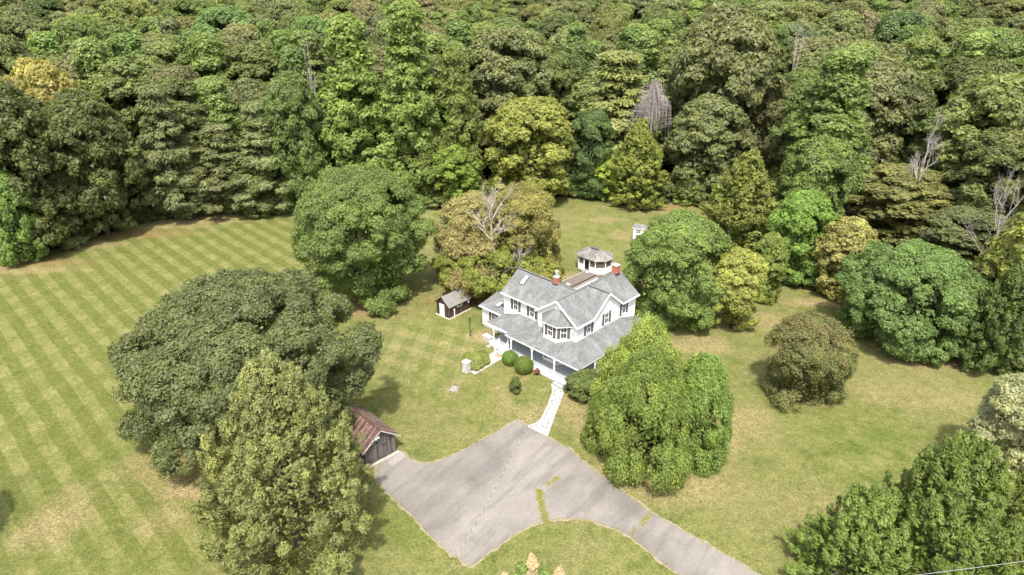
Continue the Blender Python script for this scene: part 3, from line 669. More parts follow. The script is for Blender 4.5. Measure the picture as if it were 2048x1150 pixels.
# rake boards on the two gables, soffit returns
rb = MB()
for a_, b_ in (((.34,-.33,EZ-.1),(-2.8,-.33,RZ-.09)), ((-5.94,-.33,EZ-.1),(-2.8,-.33,RZ-.09)), ((.34,5.44,RZ-.08),(.34,8.22,EZ-.1)), ((.34,5.44,RZ-.08),(.34,2.68,EZ-.1))): rb = MB(); rb.bar(a_, b_, .05, .2); part('rake_board', rb, T_)
for q_ in ((.315,.43,8.2,11.5,EZ-.15,EZ-.02), (.315,.43,-.3,2.7,EZ-.15,EZ-.02), (-12.1,-5.95,.13,.245,EZ-.15,EZ-.02), (-15.6,-11.35,-.27,-.155,2.88,3.0)): gu = MB(); gu.box(*q_); part('gutter', gu, T_)
# windows and shutters: local x along the wall, outward = -y
def window_meshes(Wd, Ht, cols=2, rows=1):
    fr = MB(); t = .055
    fr.box(-Wd/2-t, Wd/2+t, -.05, .0, Ht/2, Ht/2+t+.03); fr.box(-Wd/2-t-.04, Wd/2+t+.04, -.09, .0, -Ht/2-t, -Ht/2)
    fr.box(-Wd/2-t, -Wd/2, -.05, 0, -Ht/2, Ht/2); fr.box(Wd/2, Wd/2+t, -.05, 0, -Ht/2, Ht/2); fr.box(-Wd/2, Wd/2, -.045, 0, -.028, .028)
    p = MB(); p.box(-Wd/2, Wd/2, -.018, -.006, .035, Ht/2)
    p2 = MB(); p2.box(-Wd/2, Wd/2, -.018, -.006, -Ht/2, -.035)
    mu = MB()
    for z0_, z1_ in ((.035, Ht/2), (-Ht/2, -.035)):
        for c in range(1, cols): x = -Wd/2+Wd*c/cols; mu.box(x-.01, x+.01, -.032, -.019, z0_, z1_)
        for r_ in range(1, rows): z = z0_+(z1_-z0_)*r_/rows; mu.box(-Wd/2, Wd/2, -.031, -.0195, z-.016, z+.016)
    return fr.mesh('window', T_), p.mesh('pane', M_['glass']), p2.mesh('pane', M_['glass']), mu.mesh('muntin', T_)
WM = window_meshes(.62, 1.32); WW = window_meshes(1.35, 1.25, 4, 1)
def shutter_mesh(Wd, Ht):
    s = MB(); s.box(-Wd/2, -Wd/2+.05, -.05, -.01, -Ht/2, Ht/2); s.box(Wd/2-.05, Wd/2, -.05, -.01, -Ht/2, Ht/2)
    for z in (-Ht/2, -.04, Ht/2-.08): s.box(-Wd/2+.05, Wd/2-.05, -.05, -.01, z, z+.08)
    n = int(Ht/.07)
    for i in range(n):
        z = -Ht/2+.08+(Ht-.16)*i/n
        s.poly([(-Wd/2+.05,-.045,z),(Wd/2-.05,-.045,z),(Wd/2-.05,-.018,z+.06),(-Wd/2+.05,-.018,z+.06)])
    s.box(-Wd/2+.05, Wd/2-.05, -.014, -.01, -Ht/2, Ht/2); return s.mesh('shutter', M_['shutter'])
SM = shutter_mesh(.36, 1.5)
def place(me_, name, M, parent):
    o = bpy.data.objects.new(name, me_); link(o, parent); o.matrix_local = M; return o
def window(x, y, z, rz, ms=WM, sh=.62, both=True, left=True):
    M = Matrix.Translation((x, y, z)) @ Matrix.Rotation(rz, 4, 'Z')
    wnd = place(ms[0], 'window', M, house)
    for q, nm in ((1, 'pane'), (2, 'pane'), (3, 'muntin')): 
        q_ = place(ms[q], nm, Matrix(), wnd)
        if nm == 'muntin': q_['kind'] = 'stuff'
    for s in ((-1, 1) if both else ((-1,) if left else (1,))):
        place(SM, 'shutter', M @ Matrix.Translation((s*sh, -.002, .0)), house)
for yy in (2.15, 5.45, 8.85): window(.0, yy, 4.86, PI/2)
for xx in (-9.87, -7.2): window(xx, .56, 4.86, 0)
window(-2.8, -1.18, 4.78, 0, sh=.6); window(-1.35, -.59, 4.78, R(47), sh=.56); window(-4.25, -.59, 4.78, R(-47), sh=.56)
window(-12.95, .15, 2.15, 0, WW, .98, False, True)
window(-2.8, -1.18, 1.7, 0, sh=.6); window(-1.35, -.59, 1.7, R(47), sh=.56)
for yy in (2.15, 6.0): window(.0, yy, 1.75, PI/2)
window(-7.2, .56, 1.75, 0)
dr = MB(); dr.box(-9.35,-8.4,.5,.555,.6,2.7); d1 = dr.build('door', M_['shutter'], house)
dh = MB(); dh.box(-8.52,-8.47,.46,.5,1.55,1.7); dh.build('handle', M_['wire'], d1)
dr = MB(); dr.box(-.02,.05,3.4,4.3,.6,2.7); d1 = dr.build('door', M_['trim'], house); dh = MB(); dh.box(.05,.09,3.5,3.55,1.55,1.7); dh.build('handle', M_['wire'], d1)
# skylights on the roofs
def skylight(p0, u, v, du, dv):
    p0, u, v = Vector(p0), Vector(u).normalized(), Vector(v).normalized(); n = u.cross(v)
    M = Matrix(((u.x,v.x,n.x,p0.x),(u.y,v.y,n.y,p0.y),(u.z,v.z,n.z,p0.z),(0,0,0,1)))
    f_ = MB(); f_.box(-.06,du+.06,-.06,dv+.06,0,.1,0,M); s_ = f_.build('skylight', M_['black'], house)
    g_ = MB(); g_.box(0,du,0,dv,.1,.125,0,M); g_.build('pane', simple('skylight_glass', (.45,.46,.44), .25, .02), s_)
skylight((-10.35,1.84,zL(1.84)), (1,0,0), (0,1,.73), .52, 1.25)
skylight((-13.6,.75,3.03+.238*.9), (1,0,0), (0,1,.238), .5, .9)
vp = MB(); vp.lathe([(.05,0),(.05,.35)], 8, (-12.6,1.1), 0, 3.3); part('vent_pipe', vp, M_['black'])
# chimneys
def chimney(name_, x, y, z0, z1, s, flue):
    core = MB(); core.box(x-s/2+.012, x+s/2-.012, y-s/2+.012, y+s/2-.012, z0, z1)
    ch_ = core.build('chimney', M_['mortar'], house)
    bk = MB(); rows = int((z1-z0)/.085); bw = s/3
    for r_ in range(rows):
        z = z0+r_*.085
        for side in range(4):
            for i in range(3):
                off = (.5 if r_ % 2 else 0)*bw; a0 = -s/2+i*bw+off+.006; a1 = min(a0+bw-.012, s/2)
                if a1-a0 < .03: continue
                if side == 0: bk.box(x+a0, x+a1, y-s/2, y-s/2+.02, z+.006, z+.079)
                elif side == 1: bk.box(x+a0, x+a1, y+s/2-.02, y+s/2, z+.006, z+.079)
                elif side == 2: bk.box(x-s/2-.002, x-s/2+.02, y+a0, y+a1, z+.006, z+.079)
                else: bk.box(x+s/2-.02, x+s/2+.002, y+a0, y+a1, z+.006, z+.079)
    q = bk.build('brickwork', M_['brick'], ch_); q['kind'] = 'stuff'
    cp = MB(); cp.box(x-s/2-.07, x+s/2+.07, y-s/2-.07, y+s/2+.07, z1, z1+.1); cp.build('cap', M_['concrete'], ch_)
    fb = MB(); fb.box(x-s/2-.06, x+s/2+.06, y-s/2-.06, y+s/2+.06, z0+.0, z0+.32); fb.build('flashing', M_['black'], ch_)
    if flue:
        fl_ = MB(); fl_.lathe([(.2,0),(.17,.2),(.17,.42)], 12, (x, y), 0, z1+.1); fl_.lathe([(.21,.46),(.21,.66),(.12,.72)], 12, (x, y), 0, z1+.1); fl_.lathe([(.1,.4),(.1,.5)], 8, (x, y), 0, z1+.1); fl_.build('flue', simple('galvanised', (.6,.62,.64), .35, .1, 3, .5, 0, .5), ch_)
chimney('c', -5.95, 3.36, 7.75, 8.85, .56, True)
chimney('c', -2.8, 10.6, 7.75, 9.05, .72, False)
# porch: floor boards, rim, posts, brackets, rails, steps
pf_ = MB(); pf_.prism([(-11.3,-2.55),(-8.0,-2.55),(-8.0,-3.05),(2.95,-3.05),(2.95,11.1),(0.01,11.1),(0.01,.0),(-5.6,0),(-5.6,.55),(-11.3,.55)], .45, .6); part('porch_floor', pf_, M_['porch'])
for q_ in ((-8.05,2.97,-3.08,-3.05,.05,.58), (2.95,2.98,-3.08,11.1,.05,.58), (-11.3,-8.05,-2.58,-2.55,.05,.58), (-11.33,-11.3,-2.55,.5,.05,.58)): rm = MB(); rm.box(*q_); part('porch_skirt', rm, T_)
def post_mesh(z0, z1):
    s = MB(); s.box(-.075,.075,-.075,.075,z0,z0+.8); s.box(-.055,.055,-.055,.055,z0+.8,z1-.6); s.box(-.075,.075,-.075,.075,z1-.6,z1)
    s.box(-.1,.1,-.1,.1,z0,z0+.08); s.box(-.1,.1,-.1,.1,z1-.08,z1); return s.mesh('porch_post', T_)
def bracket_mesh():
    s = MB()
    for sg in (-1, 1):
        pr_ = None
        for i in range(5):
            a = i/4*PI/2; p = (sg*(.09+.42*(1-math.cos(a))), 0, -.52+.5*math.sin(a))
            if pr_: s.bar(pr_, p, .05, .06)
            pr_ = p
    return s.mesh('bracket', T_)
PM = post_mesh(.6, 2.82); PL = post_mesh(-.02, 2.82); BM = bracket_mesh()
POSTS = [(-10.6,-2.5,PL,0), (-8.1,-2.62,PM,0), (-7.25,-2.95,PM,0), (-3.95,-2.95,PM,0), (-.6,-2.95,PM,0), (2.8,-2.95,PM,0), (2.82,-.08,PM,1), (2.82,3.6,PM,1), (2.82,7.2,PM,1), (2.82,10.9,PM,1), (-11.2,.3,PM,1)]
for x, y, pm, ax_ in POSTS:
    p_ = place(pm, 'porch_post', Matrix.Translation((x, y, 0)), house)
    place(BM, 'bracket', Matrix.Translation((0, 0, 2.8)) @ Matrix.Rotation(ax_*PI/2, 4, 'Z'), p_)
for q_ in ((-8.2,2.9,-3.0,-2.9,2.66,2.8), (2.75,2.87,-2.9,11.0,2.66,2.8), (-11.3,-8.2,-2.55,-2.45,2.66,2.82)): bm2 = MB(); bm2.box(*q_); part('porch_beam', bm2, T_)
for q_ in ((-8.2,2.75,-2.9,-.02,2.80,2.82), (0.02,2.75,-.02,11,2.80,2.82)): ce = MB(); ce.box(*q_); part('porch_ceiling', ce, T_)
def steps(x0, x1, y0, n, depth, h):
    for i in range(n):
        s = MB(); s.box(x0, x1, y0-depth*(i+1), y0-depth*i, .0, h*(1-(i+1)/(n+1))); part('step', s, M_['porch'])
steps(-9.55,-8.35,-2.58,3,.24,.6); steps(-.2,1.7,-3.08,2,.3,.6)
def rail(a, b_, za, zb, nb=3):
    s = MB(); s.bar((a[0],a[1],za+.85),(b_[0],b_[1],zb+.85),.07,.05); s.bar((a[0],a[1],za+.15),(b_[0],b_[1],zb+.15),.05,.05)
    s.box(b_[0]-.06,b_[0]+.06,b_[1]-.06,b_[1]+.06,0,zb+.98); s.box(a[0]-.05,a[0]+.05,a[1]-.05,a[1]+.05,za,za+.92); r_ = part('railing', s, T_)
    for i in range(1, nb+1):
        t = i/(nb+1); x = a[0]+(b_[0]-a[0])*t; y = a[1]+(b_[1]-a[1])*t; z = za+(zb-za)*t
        q = MB(); q.box(x-.02,x+.02,y-.02,y+.02,z+.17,z+.83); q.build('baluster', T_, r_)
rail((-9.62,-2.55),(-9.62,-3.3),.6,0); rail((-8.28,-2.6),(-8.28,-3.3),.6,0); rail((1.8,-3.0),(1.8,-3.75),.6,.1)
an = MB(); an.box(-.25,-.2,-.12,0,4.4,5.3); an.lathe([(.04,0),(.04,.9)], 6, (-.35,-.1), 0, 4.6); an.box(-.55,-.35,-.1,0,4.75,4.95); part('service_mast', an, simple('mast_grey', (.5,.5,.5), .5))
wp = MB(); wp.box(-.2,-.1,-1.6,-1.5,.6,.61)

# ------------------------------------------------------------------ paths, mat, small things round the house (house coordinates -> world)
HM = Matrix.Translation(HO) @ Matrix.Rotation(-YAW, 4, 'Z')
def hw(x, y): v = HM @ Vector((x, y, 0)); return (v.x, v.y)
def hpoly(l): return [hw(*p) for p in l]
WALK2 = [(-.21,-3.75),(1.7,-3.75),(1.96,-4.35),(3.84,-7.91),(5.58,-11.0),(3.05,-11.2),(3.38,-9.89),(3.17,-9.17),(2.36,-7.45),(.91,-4.86)]
W2 = hpoly(WALK2); path2 = sheet('flagstone_path', W2, .05, M_['flag'], thick=.05, kind='structure')
g = np.random.default_rng(5); cnt = 0; cent = []
ww = np.array(W2); lo, hi = ww.min(0), ww.max(0)
while cnt < 95 and len(cent) < 5000:
    q = g.uniform(lo, hi); 
    if sdist(np.array([q[0]]), np.array([q[1]]), W2)[0] < .2 or any((q[0]-c[0])**2+(q[1]-c[1])**2 < .42**2 for c in cent if c): cent.append(None); continue
    cent.append(tuple(q)); cnt += 1
cent = [c for c in cent if c]
stone_ms = []
for k in range(6):
    s = MB(); n = 6; ph = g.uniform(0, 6); rs_ = (.12, .15, .18, .21, .24, .16)[k]; pts_ = [(g.uniform(.75, 1.15)*rs_*math.cos(ph+i*2*PI/n), g.uniform(.75, 1.15)*rs_*math.sin(ph+i*2*PI/n)) for i in range(n)]; s.prism(pts_, 0, .012+.004*k/6); stone_ms.append(s.mesh('stone', M_['flagstone']))
for i, c in enumerate(cent):
    o = bpy.data.objects.new('stone', stone_ms[i % 6]); link(o, path2); o.location = (c[0], c[1], .048); o.rotation_euler = (0, 0, g.uniform(0, 6))
bd = MB()
for i in range(len(W2)):
    a_, b_ = W2[i], W2[(i+1) % len(W2)]
    if i in (0, 4): continue
    bd.bar((a_[0],a_[1],.04),(b_[0],b_[1],.04),.1,.07)
bd.build('path_kerb', M_['concrete'], path2)
W1 = hpoly([(-7.95,-3.32),(-9.7,-3.32),(-9.6,-4.75),(-8.85,-5.1),(-8.75,-6.9),(-8.7,-8.25),(-7.7,-8.4),(-7.75,-6.72)])
path1 = sheet('concrete_path', W1, .05, M_['concrete'], thick=.05, kind='structure')
x, y = hw(-8.67, -3.62); dm = MB(); dm.box(-.42,.42,-.26,.26,0,.02); o = dm.build('doormat', M_['mat'], None, label='brown doormat lying on the concrete path before the side steps', category='doormat'); o.location = (x, y, .051); o.rotation_euler = (0, 0, -YAW)

def round_thing(prof, n=14): s = MB(); s.lathe(prof, n); return s
# stone pillar
px_, py_ = gp(933, 743)
pl = thing('stone_pillar', 'short square pillar of pale stones beside the end of the concrete path', 'pillar', (px_, py_, 0), -YAW+.1)
s = MB(); s.box(-.3,.3,-.3,.3,0,1.28); s.build('core', M_['mortar'], pl)
g = np.random.default_rng(9)
for r_ in range(7):
    for side in range(4):
        n = 2 if r_ % 2 else 3; x0 = -.34
        for i in range(n):
            wd = .68/n; s = MB(); s.box(x0+i*wd+.01, x0+(i+1)*wd-.01, -.34-g.uniform(0, .025), -.29, .01+r_*.18, .18+r_*.18-.01, 0, Matrix.Rotation(side*PI/2, 4, 'Z')); s.build('stone', M_['stonewhite'], pl)
s = MB(); s.box(-.38,.38,-.38,.38,1.28,1.37); s.build('cap', simple('cap_stone', (.66,.64,.6), .8, .1), pl)
# lamp post
lx, ly = gp(940.5, 672); lp = thing('lamp_post', 'black garden lamp post on the lawn between the brown shed and the house', 'lamp post', (lx, ly, 0))
s = MB(); s.lathe([(.11,0),(.11,.12),(.055,.2),(.05,2.0),(.08,2.05),(.05,2.1)], 10); s.build('post', M_['black'], lp)
s = MB(); s.lathe([(.09,2.1),(.14,2.4),(.14,2.42)], 8); s.build('lantern', simple('lantern_glass', (.10,.09,.07), .2), lp)
s = MB(); s.lathe([(.19,2.42),(.1,2.52),(.03,2.6),(.02,2.68)], 8); s.box(-.14,.14,-.01,.01,2.12,2.14); s.build('cap', M_['black'], lp)
# white tank box
bx_, by_ = gp(976, 686); tb = thing('storage_box', 'low white storage box standing against the house by the side porch', 'box', (bx_, by_+.6, 0), -YAW)
s = MB(); s.box(-.6,.6,-.35,.35,0,.6); s.build('body', simple('box_white', (.42,.39,.34), .6, .1), tb)
s = MB(); s.box(-.63,.63,-.38,.38,.6,.68); s.build('lid', simple('lid_white', (.55,.53,.49), .6, .05), tb)
qx, qy = gp(993, 700); s = MB(); s.box(-.45,.1,-.12,.12,0,.18); s.box(-.1,.06,-.1,.1,.18,.26); o = s.build('splash_block', M_['concrete'], None, label='small pale concrete splash block on the grass at the porch corner', category='splash block'); o.location = (gp(980, 694)[0], gp(980, 694)[1], 0)
# marker post
s = MB(); s.lathe([(.09,0),(.09,1.0),(.1,1.0),(.1,1.06),(.04,1.1)], 8); o = s.build('marker_post', M_['trim'], None, label='small white marker post at the far edge of the lawn', category='post'); o.location = (*gp(850.5, 425), 0)
# stump
sx, sy = gp(908, 778); st = thing('tree_stump', 'low grey weathered stump in the lawn left of the slim bush', 'stump', (sx, sy, 0))
s = MB(); g = np.random.default_rng(2)
s.lathe([(.5,0),(.38,.12),(.33,.22)], 9); s.build('wood', M_['deadwood'], st)
s = MB()
for i in range(7): a = g.uniform(0, 6.28); s.tube([(math.cos(a)*.2,math.sin(a)*.2,.12),(math.cos(a)*.55,math.sin(a)*.5,.08),(math.cos(a)*.9,math.sin(a)*.75,-.02)], [.1,.08,.03], 5)
s.build('root', M_['deadwood'], st)

# ================================================================== DECK and GAZEBO
dk = thing('wooden_deck', 'low grey brown wooden deck reaching from behind the house to the gazebo', 'deck', HO, -YAW)
def boards(name, x0, x1, y0, y1, z, w_=.145, th=.03, parent=dk, m=None, across=True):
    s = MB(); n = int((y1-y0)/w_) if across else int((x1-x0)/w_)
    for i in range(n):
        if across: s.box(x0, x1, y0+i*w_+.006, y0+(i+1)*w_-.006, z-th, z)
        else: s.box(x0+i*w_+.006, x0+(i+1)*w_-.006, y0, y1, z-th, z)
    o = s.build(name, m or M_['deck'], parent); o['kind'] = 'stuff'; return o
boards('deck_boards', -16.1, -14.05, 8.0, 21.95, .52)
boards('deck_boards', -13.95, -13.15, 8.0, 21.9, .36)
for k_, q_ in (('box', (-16.05,-14.1,8.05,21.9,0,.49)), ('box', (-13.9,-13.2,8.05,21.85,0,.33)), ('box', (-14.05,-13.99,8,21.95,.1,.5))): s = MB(); getattr(s, k_)(*q_); s.build('joist_frame', M_['darkwood'], dk)
for k_, q_ in (('box', (-13.15,-13.05,8,21.0,.1,.5)), ('box', (-16.17,-16.1,8,21.95,.1,.5))): s = MB(); getattr(s, k_)(*q_); s.build('edge_board', M_['trim'], dk)
for k_, q_ in (('box', (-15.75,-15.35,21.5,21.9,.52,.6)), ('box', (-15.1,-14.5,16.3,16.6,.52,.62))): s = MB(); getattr(s, k_)(*q_); s.build('step', M_['trim'], dk)

gz = thing('gazebo', 'white screened gazebo with an elongated lichen spotted roof at the end of the deck', 'gazebo', tuple(HM @ Vector((-16.0, 24.0, 0))), -YAW)
HL, HD, CX, CY = 2.6, 1.85, 1.05, 1.1
OCT = [(-HL+CX,-HD),(HL-CX,-HD),(HL,-HD+CY),(HL,HD-CY),(HL-CX,HD),(-HL+CX,HD),(-HL,HD-CY),(-HL,-HD+CY)]
s = MB(); s.prism(OCT, .12, .36); s.build('floor', M_['deck'], gz)
s = MB(); s.prism([(x*1.01, y*1.01) for x, y in OCT], .1, .3); s.build('skirt', M_['concrete'], gz)
SPLIT = [OCT[0], (-.55,-HD), (.5,-HD), OCT[1]] + OCT[2:]
gi = simple('knee_wall_white', (.74,.75,.77), .5, .04)
for i in range(len(SPLIT)):
    a_ = Vector((*SPLIT[i], 0)); b_ = Vector((*SPLIT[(i+1) % len(SPLIT)], 0)); d = b_-a_; Ld = d.length; ang = math.atan2(d.y, d.x)
    Mx = Matrix.Translation(a_) @ Matrix.Rotation(ang, 4, 'Z')
    s = MB(); s.box(-.06,.06,-.06,.06,.36,2.55,0,Mx); s.build('post', T_, gz)
    if i == 1:
        s = MB(); s.box(.08,Ld-.08,-.03,.03,2.35,2.55,0,Mx); s.box(.06,.12,-.03,.03,.36,2.35,0,Mx); s.build('door_frame', T_, gz)
        # door standing open, turned inwards
        Md = Mx @ Matrix.Translation((Ld-.08, .03, 0)) @ Matrix.Rotation(R(100), 4, 'Z')
        s = MB(); s.box(0,.9,-.02,.02,.38,1.0,0,Md); s.box(0,.08,-.02,.02,1.0,2.3,0,Md); s.box(.82,.9,-.02,.02,1.0,2.3,0,Md); s.box(.08,.82,-.02,.02,2.2,2.3,0,Md); s.build('door', T_, gz)
        s = MB(); s.box(.1,Ld-.1,-.5,-.05,.2,.3,0,Mx); s.build('threshold', T_, gz); continue
    p = MB(); p.box(.06,Ld-.06,-.02,.02,.36,1.22,0,Mx)
    for k in range(1, int(Ld/.14)): p.box(k*.14-.012,k*.14+.012,-.034,-.02,.4,1.16,0,Mx)
    p.build('knee_wall', gi, gz)
    s = MB(); s.box(.06,Ld-.06,-.045,.045,1.22,1.32,0,Mx); s.box(.06,Ld-.06,-.04,.04,2.42,2.55,0,Mx)
    # arch: spandrels built from short pieces
    n = 10
    for k in range(n):
        t0, t1 = k/n, (k+1)/n; xm = .06+(Ld-.12)*t0; xn = .06+(Ld-.12)*t1; q = (t0+t1)/2*2-1; hh = 2.42-.5*(1-math.sqrt(max(0, 1-q*q)))
        if hh < 2.41: s.box(xm, xn, -.025, .025, hh, 2.421, 0, Mx)
    s.build('arch_frame', T_, gz)
    s = MB(); s.poly([tuple(Mx @ Vector(v_)) for v_ in ((.06,0,1.32),(Ld-.06,0,1.32),(Ld-.06,0,2.42),(.06,0,2.42))]); s.build('insect_screen', M_['screen'], gz)
E_ = [(x*1.11, y*1.14) for x, y in OCT]; M1 = [(x*.72, y*.66) for x, y in OCT]; Tp = [(x*.3, y*.16) for x, y in OCT]
s = MB()
for i in range(8):
    j = (i+1) % 8
    s.slab([(*E_[i],2.5),(*E_[j],2.5),(*M1[j],3.05),(*M1[i],3.05)], (0,0,-.07)); s.slab([(*M1[i],3.05),(*M1[j],3.05),(*Tp[j],3.42),(*Tp[i],3.42)], (0,0,-.07))
s.poly([(*p, 3.42) for p in Tp]); s.build('roof', [M_['shingle_old'], M_['shingle_old']], gz)
s = MB(); s.prism([(x*.27, y*.14) for x, y in OCT], 3.42, 3.6); s.build('cupola', M_['shingle_old'], gz)
s = MB()
for k in range(4): s.box(-.55+k*.3,-.4+k*.3,-.3,-.24,3.46,3.57)
s.build('vent_slats', M_['black'], gz)
# chair in the gazebo doorway
gc = thing('garden_chair', 'dark wooden garden chair seen through the open gazebo door', 'chair', tuple(HM @ Vector((-15.8, 23.6, .36))), 1.0)
s = MB(); s.box(-.25,.25,-.25,.25,.4,.45); s.build('seat', M_['darkwood'], gc); s = MB(); s.box(-.25,.25,.2,.25,.5,1.0); s.build('backrest', M_['barn'], gc)
for ax_, ay_ in ((-1,-1),(1,-1),(-1,1),(1,1)): s = MB(); s.box(ax_*.22-.025,ax_*.22+.025,ay_*.22-.025,ay_*.22+.025,0,.4 if ay_ < 0 else .5); s.build('leg', M_['darkwood'], gc)

# ================================================================== BROWN SHED
sh = thing('garden_shed', 'small brown board shed with a grey roof and white door left of the farmhouse', 'shed', (-8.21, 78.5, 0), R(48.8))
SLn, SWd, SE, SR = 3.85, 2.3, 1.95, 2.95
s = MB(); s.prism([(.06,.06),(SLn-.06,.06),(SLn-.06,SWd-.06),(.06,SWd-.06)], 0, SE); s.poly([(.06,SWd-.06,SE),(.06,.06,SE),(.06,SWd/2,SR-.1)]); s.poly([(SLn-.06,.06,SE),(SLn-.06,SWd-.06,SE),(SLn-.06,SWd/2,SR-.1)]); s.build('wall', M_['darkwood'], sh)
s = MB(); s.prism([(-.15,-.15),(SLn+.15,-.15),(SLn+.15,SWd+.15),(-.15,SWd+.15)], 0, .1); s.build('foundation', M_['block'], sh)
bm_c = {}
def board(parent, x, y, w_, h, rz, mat_, th=.035, z=.08, name='board'):
    key = (round(w_, 2), round(h, 1), mat_.name)
    if key not in bm_c: q = MB(); q.box(-w_/2+.006, w_/2-.006, 0, th, 0, round(h, 1)); bm_c[key] = q.mesh(name, mat_)
    o = bpy.data.objects.new(name, bm_c[key]); link(o, parent); o.location = (x, y, z); o.rotation_euler = (random.uniform(-.006, .006), 0, rz); return o
n = 18; bw = SLn/n
for k in range(n):
    x = (k+.5)*bw
    board(sh, x, -.0+random.uniform(0, .012), bw, SE-.1, 0, M_['shedwood']); board(sh, x, SWd, bw, SE-.1, PI, M_['shedwood'])
n = 11; bw = SWd/n
for k in range(n):
    y = (k+.5)*bw; h = SE-.1+(SR-SE)*(1-abs(y-SWd/2)/(SWd/2))-.12
    if abs(y-1.25) > .45: board(sh, random.uniform(0, .012), y, bw, h, -PI/2, M_['shedwood'])
    else: board(sh, 0, y, bw, h-1.75, -PI/2, M_['shedwood'], z=1.85)
    board(sh, SLn, y, bw, h, PI/2, M_['shedwood'])
s = MB(); s.box(-.04,0,.82,1.68,.12,1.82); d_ = s.build('door', M_['trim'], sh); s = MB(); s.box(-.07,-.04,.9,.94,.9,1.0); s.build('handle', M_['black'], d_)
s = MB(); s.box(1.5,2.4,-.06,0,1.15,1.22); s.box(1.5,2.4,-.06,0,1.55,1.62); s.box(1.5,1.57,-.06,0,1.22,1.55); s.box(2.33,2.4,-.06,0,1.22,1.55); w_ = s.build('window', T_, sh)
s = MB(); s.box(1.57,2.33,-.03,-.01,1.22,1.55); s.build('pane', M_['glass'], w_)
s = MB(); s.slab([(-.18,-.28,SE-.22),(SLn+.18,-.28,SE-.22),(SLn+.18,SWd/2,SR),(-.18,SWd/2,SR)], (0,0,-.08)); s.build('roof', [M_['brown_shingle'], M_['shedwood']], sh)
s = MB(); s.slab([(SLn+.18,SWd+.28,SE-.22),(-.18,SWd+.28,SE-.22),(-.18,SWd/2,SR),(SLn+.18,SWd/2,SR)], (0,0,-.08)); s.build('roof', [M_['brown_shingle'], M_['shedwood']], sh)
s = MB(); s.box(3.45,3.7,-.1,-.03,1.1,1.75); s.build('notice_board', T_, sh)
s = MB(); s.box(-.0+.02,.12,-.05,-.0,.1,SE-.1); s.build('corner_board', M_['barn'], sh)
x, y = gp(909.5, 635.5); s = MB(); s.box(-.05,.05,-.05,.05,0,1.25); s.box(-.09,.09,-.07,.07,1.15,1.3); o = s.build('white_stake', M_['trim'], None, label='thin white stake in front of the long wall of the brown shed', category='post'); o.location = (x, y-.05, 0)
x, y = gp(945, 612); wb = thing('wheelbarrow', 'small rusty red wheelbarrow against the far end of the brown shed', 'wheelbarrow', (x, y, 0), .6)
s = MB(); s.lathe([(.2,.25),(.38,.55)], 8); s.build('tray', M_['rust'], wb); s = MB(); s.tube([(.35,.0,.45),(-.7,.22,.5)], .025); s.tube([(.35,0,.45),(-.7,-.22,.5)], .025); s.box(-.3,-.26,-.2,-.16,0,.4); s.box(-.3,-.26,.16,.2,0,.4); s.build('frame', M_['black'], wb); s = MB(); s.lathe([(.16,-.03),(.16,.03)], 10); w_ = s.build('wheel', M_['black'], wb); w_.rotation_euler = (PI/2, 0, 0); w_.location = (.5, 0, .16)

# ================================================================== OLD BARN (front left corner, local x along the front, local y into the depth)
BA = R(43); bo = Vector((-11.04, 51.96, 0)) - Vector((math.cos(BA), math.sin(BA), 0))*3.3
ba = thing('old_barn', 'weathered grey plank barn with a rusty tin roof at the corner of the driveway', 'barn', tuple(bo), BA)
BW, BD, BE, BR_ = 3.3, 5.1, 2.15, 3.45
s = MB(); s.prism([(.06,.06),(BW-.06,.06),(BW-.06,BD-.06),(.06,BD-.06)], 0, BE); s.poly([(.06,.06,BE),(BW-.06,.06,BE),(BW/2,.06,BR_-.12)]); s.poly([(BW-.06,BD-.06,BE),(.06,BD-.06,BE),(BW/2,BD-.06,BR_-.12)]); s.build('wall', M_['darkwood'], ba)
n = 19; bw = BW/n
for k in range(n):
    x = (k+.5)*bw; h = BE-.05+(BR_-BE)*(1-abs(x-BW/2)/(BW/2))-.12+random.uniform(-.03, .03)
    board(ba, x, random.uniform(0, .02), bw, h if k not in (14, 15, 16) else h, 0, M_['barn'], z=random.uniform(.02, .1))
    board(ba, x, BD, bw, h, PI, M_['barn'])
n = 26; bw = BD/n
for k in range(n):
    y = (k+.5)*bw; board(ba, random.uniform(0, .02), y, bw, BE-.08, -PI/2, M_['barn']); board(ba, BW, y, bw, BE-.08, PI/2, M_['barn'])
for k_, q_ in (('box', (.25,2.3,-.07,-.02,1.72,1.84)), ('box', (.3,2.3,-.06,-.02,.25,.35)), ('box', (2.32,3.1,-.06,-.02,1.9,1.98)), ('box', (2.3,2.36,-.06,-.02,.1,2.2))): s = MB(); getattr(s, k_)(*q_); s.build('door_rail', M_['barn'], ba)
seam_m = simple('bare_tin_seam', (.42,.33,.28), .5, .4, 3, .4, 0, .3)
nsh = 9; ov = .42; y0, y1 = -.32, BD+.3; sw = (y1-y0)/nsh
sl = (BR_-BE)/(BW/2); ze = BE-ov*sl
